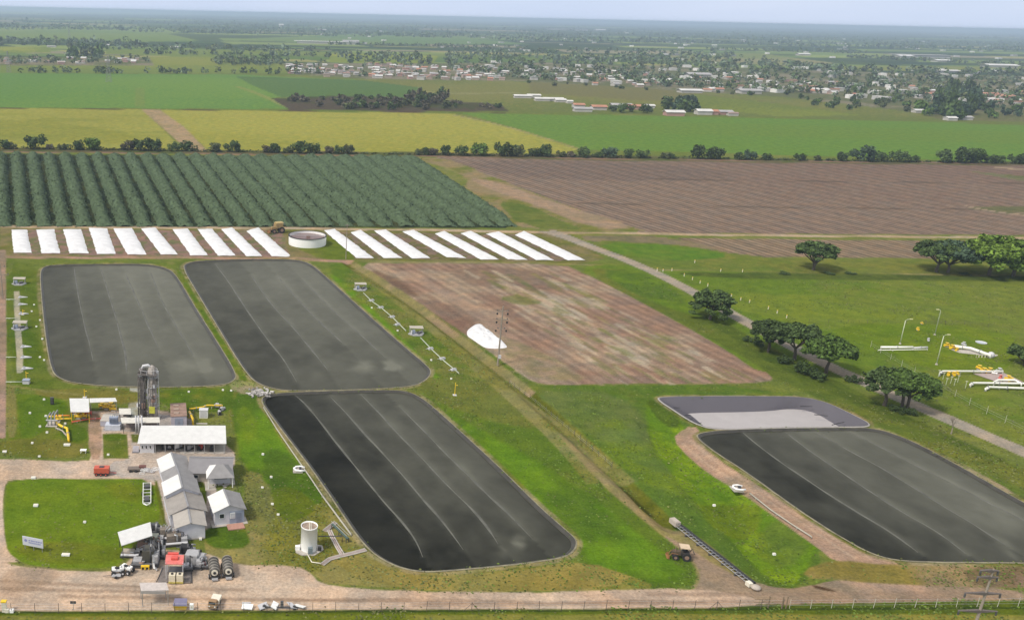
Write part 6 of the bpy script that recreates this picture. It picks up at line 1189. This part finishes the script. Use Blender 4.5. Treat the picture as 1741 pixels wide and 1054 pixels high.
# ------------------------------------------------------------------ far trees
rd = random.Random(33)
def inpoly(poly):
    xs = [p[0] for p in poly]; ys = [p[1] for p in poly]
    while True:
        x, y = rd.uniform(min(xs), max(xs)), rd.uniform(min(ys), max(ys)); c = False; j = len(poly)-1
        for i in range(len(poly)):
            if (poly[i][1] > y) != (poly[j][1] > y) and x < (poly[j][0]-poly[i][0])*(y-poly[i][1])/(poly[j][1]-poly[i][1])+poly[i][0]: c = not c
            j = i
        if c: return x, y
nt_ = 0
def trees(poly, n, h0, h1, mats, grp, lab, wk=1.0):
    pts = sorted([inpoly(poly) for _ in range(n)], key=lambda p: p[0])
    for x, y in pts: h = rd.uniform(h0, h1); m = rd.choice(mats); bush(x, y, h, h*wk*rd.uniform(.8, 1.2), lab.replace('@', {'dark':'dark green','green':'green','olive':'olive','brown':'grey brown','blue':'bluish green','bright':'bright green','far':'dull green'}[m]), m, rd.randrange(6), grp, 'distant_tree', 'tree', low=True)
trees([(470,170),(560,170),(700,166),(760,170),(860,186),(700,188),(500,184)], 62, 4, 8, ['brown','olive','dark','brown'], 'trees of the brown scrub', '@ tree among others in the brown scrub beyond the yellow field', 1.3)
trees([(690,168),(745,160),(760,178),(700,182)], 10, 9, 13, ['brown','dark'], 'tall trees of the brown scrub', 'tall @ tree in the middle of the brown scrub', .9)
for i, (x, y, h, m) in enumerate([(1041,190,7,'dark'),(1057,192,9,'green'),(1070,191,9,'dark'),(1096,193,10,'dark'),(1104,191,7,'dark')]): bush(x, y, h, h*1.2, f'dark round tree, {ordi(i+1)} from the left before the farmhouses', m, i, 'trees before the farmhouses', 'distant_tree', 'tree')
trees([(1132,178),(1182,178),(1184,192),(1132,190)], 12, 9, 12, ['dark','blue'], 'grove behind the farm sheds', '@ tree of the compact grove behind the white farm sheds', 1.1)
trees([(1590,160),(1650,158),(1670,196),(1600,206),(1585,190)], 30, 13, 24, ['dark','blue','dark'], 'tall grove beside the village', 'tall @ tree of the big grove beyond the green field', .55)
trees([(1540,176),(1741,180),(1780,200),(1600,205),(1550,190)], 40, 6, 12, ['dark','blue','green'], 'trees round the tall grove', '@ tree in the belt round the tall grove', 1.1)
trees([(1330,160),(1560,175),(1600,192),(1400,186)], 30, 4, 8, ['olive','dark','green'], 'scattered trees before the village', '@ tree scattered on the rough land before the village', 1.2)
trees([(120,84),(178,86),(182,99),(118,99)], 10, 14, 20, ['olive','green'], 'tall grove in the left village', 'tall @ tree in the grove of the left village', 1.1)
trees([(880,140),(1300,158),(1320,166),(900,145)], 12, 3, 6, ['dark','olive'], 'lone bushes of the rough pasture', '@ bush on the rough pasture before the village', 1.3)
VL = []; MI = []
def belt(poly, n, h0, h1, wk=1.3, near=None, mats=(0, 1, 2)):
    for _ in range(n):
        x, y = inpoly(poly); g = G(x, y); h = rd.uniform(h0, h1)*rd.choice([.8, 1, 1, 1.3]); s = sc_at(g); q = 26 if s > .9 else 14 if s > .45 else 8
        V = leaves([(g.x, g.y, h*.52, h*.42*wk, h*.42*wk, h*.46)], q, h*(.16 if q == 26 else .22 if q == 14 else .3), rgn); VL.append(V); MI.append(np.full(q, rd.choice(mats)))
vill = [(760,92),(1180,104),(1330,112),(1741,122),(1900,126),(1900,196),(1741,184),(1560,176),(1340,160),(1080,146),(880,136),(760,124)]
belt(vill, 1150, 6, 11)
belt([(480,104),(760,104),(900,112),(900,136),(640,134),(490,124)], 90, 5, 8)
belt([(565,92),(640,92),(735,100),(735,110),(600,112)], 60, 9, 14)
belt([(750,82),(1160,88),(1440,118),(1741,122),(1741,128),(1300,120),(900,104),(760,104)], 420, 8, 13)
belt([(-60,96),(256,99),(256,109),(-60,110)], 110, 5, 9); belt([(362,97),(480,103),(480,113),(362,112)], 90, 7, 12)
belt([(-60,66),(120,70),(240,72),(240,79),(-60,78)], 130, 9, 15); belt([(115,76),(560,84),(560,90),(300,88),(115,84)], 160, 6, 12); belt([(-60,82),(-20,82),(-20,90),(-60,90)], 4, 8, 12)
for x0, y0, x1, y1, n in ((-60,50,320,51,90),(300,52,560,58,90),(30,124,560,126,50),(240,92,560,97,60),(560,76,900,82,100),(860,70,1240,74,130),(1200,84,1480,92,90),(940,100,1140,104,60),(1480,80,1741,84,80),(1440,98,1741,112,120)):
    belt([(x0,y0-1),(x1,y1-1),(x1,y1+1.2),(x0,y0+1.2)], n, 6, 11)
for k in range(22):   # wooded bands toward the horizon
    y = 24+k*1.75; x0 = rd.uniform(-200, 300)
    for _ in range(4):
        w = rd.uniform(150, 520); yy = y+.022*(x0-CX); yy1 = yy+.022*w
        belt([(x0,yy-.6),(x0+w,yy1-.6),(x0+w,yy1+.7),(x0,yy+.7)], int(w*.15), 9, 14, 2.4 if k < 12 else 1.7); x0 += w+rd.uniform(0, 220)
V = np.vstack(VL); o = vmesh('distant_woodland', V, None, None, [LF['far'], LF['dark'], LF['olive']], np.concatenate(MI)); o['kind'] = 'stuff'
# ------------------------------------------------------------------ houses and sheds of the villages
HW = [mat('village_wall_white', (.44,.42,.39), .8), mat('village_wall_tan', (.38,.30,.24), .8), mat('village_wall_rose', (.40,.24,.20), .8)]
HR = {'white': mat('village_roof_white', (.60,.59,.57), .6), 'grey': mat('village_roof_grey', (.36,.35,.35), .7), 'terracotta': mat('village_roof_tile', (.42,.20,.13), .8), 'rusty': mat('village_roof_rust', (.28,.20,.17), .8)}
HP = {}
def house_mesh(rc, wi, flat):
    k = (rc, wi, flat)
    if k not in HP:
        m = MB(); 
        if flat: m.box((0, 0, .5), (1, 1, 1)); nf = 6; m.box((0, 0, 1.04), (1.1, 1.1, .08))
        else:
            m.add([(-.5,-.5,0),(.5,-.5,0),(.5,.5,0),(-.5,.5,0),(-.5,-.5,.72),(.5,-.5,.72),(.5,.5,.72),(-.5,.5,.72),(-.5,0,1),(.5,0,1)], [(0,1,5,4),(2,3,7,6),(1,2,6,9,5),(3,0,4,8,7)]); nf = 4
            m.slab([(-.56,-.56,.70),(.56,-.56,.70),(.56,0,1.03),(-.56,0,1.03)], .05); m.slab([(-.56,0,1.03),(.56,0,1.03),(.56,.56,.70),(-.56,.56,.70)], .05)
        me = bpy.data.meshes.new('village_house'); me.from_pydata(m.v, [], m.f); me.materials.append(HW[wi]); me.materials.append(HR[rc])
        me.polygons.foreach_set('material_index', [0]*nf+[1]*(len(m.f)-nf)); me.update(); HP[k] = me
    return HP[k]
def house(px, py, w, d_, h, rc, wi, rz, lab, grp, name='village_house', cat='house', flat=False):
    o = bpy.data.objects.new(name, house_mesh(rc, wi, flat)); COL.objects.link(o); o.location = G(px, py); o.scale = (w, d_, h); o.rotation_euler = (0, 0, rz); return tag(o, lab, cat, grp)
def town(poly, n, where, rc=('white','white','white','grey','terracotta','rusty'), wide=(6, 12)):
    for _ in range(n):
        x, y = inpoly(poly); r = rd.choice(rc); house(x, y, rd.uniform(*wide), rd.uniform(6, 10), rd.uniform(3.6, 5.2), r, rd.choice([0, 0, 0, 1, 1, 2]), rd.choice([0, 1.57, .3, -.3, .15]), f'small {r} roofed house among others in {where}', f'{r} roofed houses of {where}', flat=rd.random() < .3)
town([(486,112),(560,110),(700,112),(870,118),(872,138),(760,137),(600,134),(490,127)], 150, 'the dense village beyond the green field')
town([(870,118),(1120,126),(1330,140),(1330,164),(1090,150),(872,138)], 75, 'the tree filled village centre', ('white','grey','terracotta','white'))
town([(1330,138),(1560,150),(1741,160),(1741,182),(1560,174),(1340,162)], 50, 'the village side behind the tall grove', ('white','grey','terracotta'))
town([(2,99),(250,102),(252,109),(2,110)], 26, 'the small village far left', ('white','grey','rusty'))
SP = [(888,167,24,8,4,'white','long white shed, first of the group in the rough pasture'),(907,166,18,8,4,'white','long white shed, second of the group in the rough pasture'),(921,172,20,8,4,'white','white shed standing nearer in the pasture group'),(940,172,26,9,4,'white','white shed, broad one of the pasture group'),(952,174,14,8,4,'white','white shed at the right end of the pasture group'),(968,176,8,6,3.5,'white','small white hut right of the pasture sheds'),
 (983,183,14,9,4.5,'terracotta','farmhouse with terracotta roof, first of the farm row'),(990,190,22,8,4.5,'grey','long grey walled house in front of the first farmhouse'),(1017,187,18,10,5,'terracotta','farmhouse with orange terracotta roof in the farm row'),(1055,184,26,10,5,'grey','wide grey roofed farmhouse behind the round trees'),(1076,186,22,10,5,'terracotta','red roofed house between the round trees'),(1102,184,14,8,4,'white','small white house right of the round trees'),
 (1145,197,22,10,5.5,'white','white farm shed with rose side wall before the grove'),(1195,195,18,10,5.5,'white','white farm shed right of the grove'),(1210,195,12,9,5,'terracotta','rose walled house beside the right white farm shed'),(1232,195,16,9,4.5,'grey','grey roofed farmhouse right of the rose one'),(1245,197,12,6,3.5,'rusty','low rusty shed at the end of the farm row'),
 (1615,205,12,8,4,'white','white hut at the foot of the tall grove'),(1640,204,14,8,4,'grey','grey hut at the foot of the tall grove'),(1560,192,12,8,4,'white','white hut left of the tall grove'),
 (1662,165,60,26,6,'terracotta','large red roofed hall in the village right of the grove'),(1700,168,34,22,6,'terracotta','smaller red roofed hall beside the large one'),(1185,132,44,24,8,'grey','broad grey hall in the tree filled village'),(1172,158,34,16,5,'white','white hall before the village centre'),(1272,159,34,18,6,'grey','grey hall at the village edge'),(1390,156,30,14,5,'white','pale hall in the village before the tall trees')]
for x, y, w, d_, h, r, lab in SP: house(x, y, w*.82, d_, h, r, 2 if 'rose' in lab or 'red' in lab else 0, .05, lab, None, 'farm_building', 'building')
WH = [(555,75,185,40,7,'white','very long white warehouse beyond the yellow patch'),(596,73,50,36,8,'grey','grey end block of the long white warehouse'),(965,52,330,60,10,'white','immense white factory hall near the horizon'),(1020,53,80,60,13,'white','taller end of the immense factory hall'),(1565,99,150,50,9,'grey','long pale warehouse beyond the village'),(1600,106,40,30,7,'white','white warehouse in front of the long pale one'),(1535,99,40,40,9,'white','white end of the long pale warehouse'),(1698,115,70,34,8,'white','bright white rounded warehouse at the far village edge'),(1365,95,34,22,7,'white','small white hall beyond the village trees'),(1605,123,50,22,5,'white','low white greenhouse behind the village'),(478,46,30,20,18,'white','white silo block far beyond the fields'),(545,52,60,24,6,'white','faint white sheds near the horizon'),(1430,76,40,20,6,'white','faint white sheds under the horizon woods'),(178,79,22,10,5,'white','little white barn beyond the striped orchard'),(300,83,26,12,5,'white','little white barn by the far road'),(88,81,20,10,4,'grey','grey barn at the striped orchard edge')]
for x, y, w, d_, h, r, lab in WH: house(x, y, w, d_, h, r, 0, .03, lab, None, 'warehouse', 'warehouse', flat=w > 100)
m = MB(); rdd = random.Random(8)
for _ in range(240):
    x, y = (inpoly(vill) if rdd.random() < .6 else inpoly([(560,44),(1741,70),(1741,112),(1300,100),(760,84),(400,62)])); g = G(x, y); m.box((g.x, g.y, 2.2), (rdd.uniform(8, 20), rdd.uniform(7, 14), 4.4+rdd.random()), rdd.choice([0, .3, 1.5]))
o = m.build('distant_houses', mat('distant_house_paint', (.50,.49,.47), .8, 0, .2, .01, island=True)); o['kind'] = 'stuff'

# ------------------------------------------------------------------ tufts of longer grass near the works
GR = np.isin(reg, [NAMES.index(n) for n in ('grass_field','dry_grass','embankment_grass','lawn','ditch','ground','grass_verge','lagoon_bank')])&(pxm > 4.6)&(~hole)
ix = np.nonzero(GR)[0]; wgt = smooth(N2[ix]*.6+N1[ix]*.4, .40, .66)+.04; wgt *= (1/pxm[ix])**2; wgt[np.isin(reg[ix], [NAMES.index('lawn')])] *= .2; wgt /= wgt.sum()
ix = rgn.choice(ix, 52000, p=wgt); n = len(ix); c = np.c_[xf[ix]+rgn.normal(size=n)*.25, yf[ix]+rgn.normal(size=n)*.5, Z[ix]]
an = rgn.random(n)*6.28; w = .10+.14*rgn.random(n); hh = .06+.16*rgn.random(n)**2; dx = np.c_[np.cos(an)*w, np.sin(an)*w, 0*w]; ln = np.c_[-np.sin(an)*w*1.2, np.cos(an)*w*1.2, 0*w]; up_ = np.c_[0*hh, 0*hh, hh]
V = np.stack([c-dx, c+dx, c+dx*.7+up_+ln, c-dx*.7+up_*.8+ln], 1).reshape(-1, 3)
o = vmesh('grass_tufts', V, None, None, [leafmat('grass_tuft_green', (.090,.135,.022)), leafmat('grass_tuft_dry', (.120,.13,.045))], (N3[ix]+.3*(rgn.random(n)-.5) > .5)); o['kind'] = 'stuff'
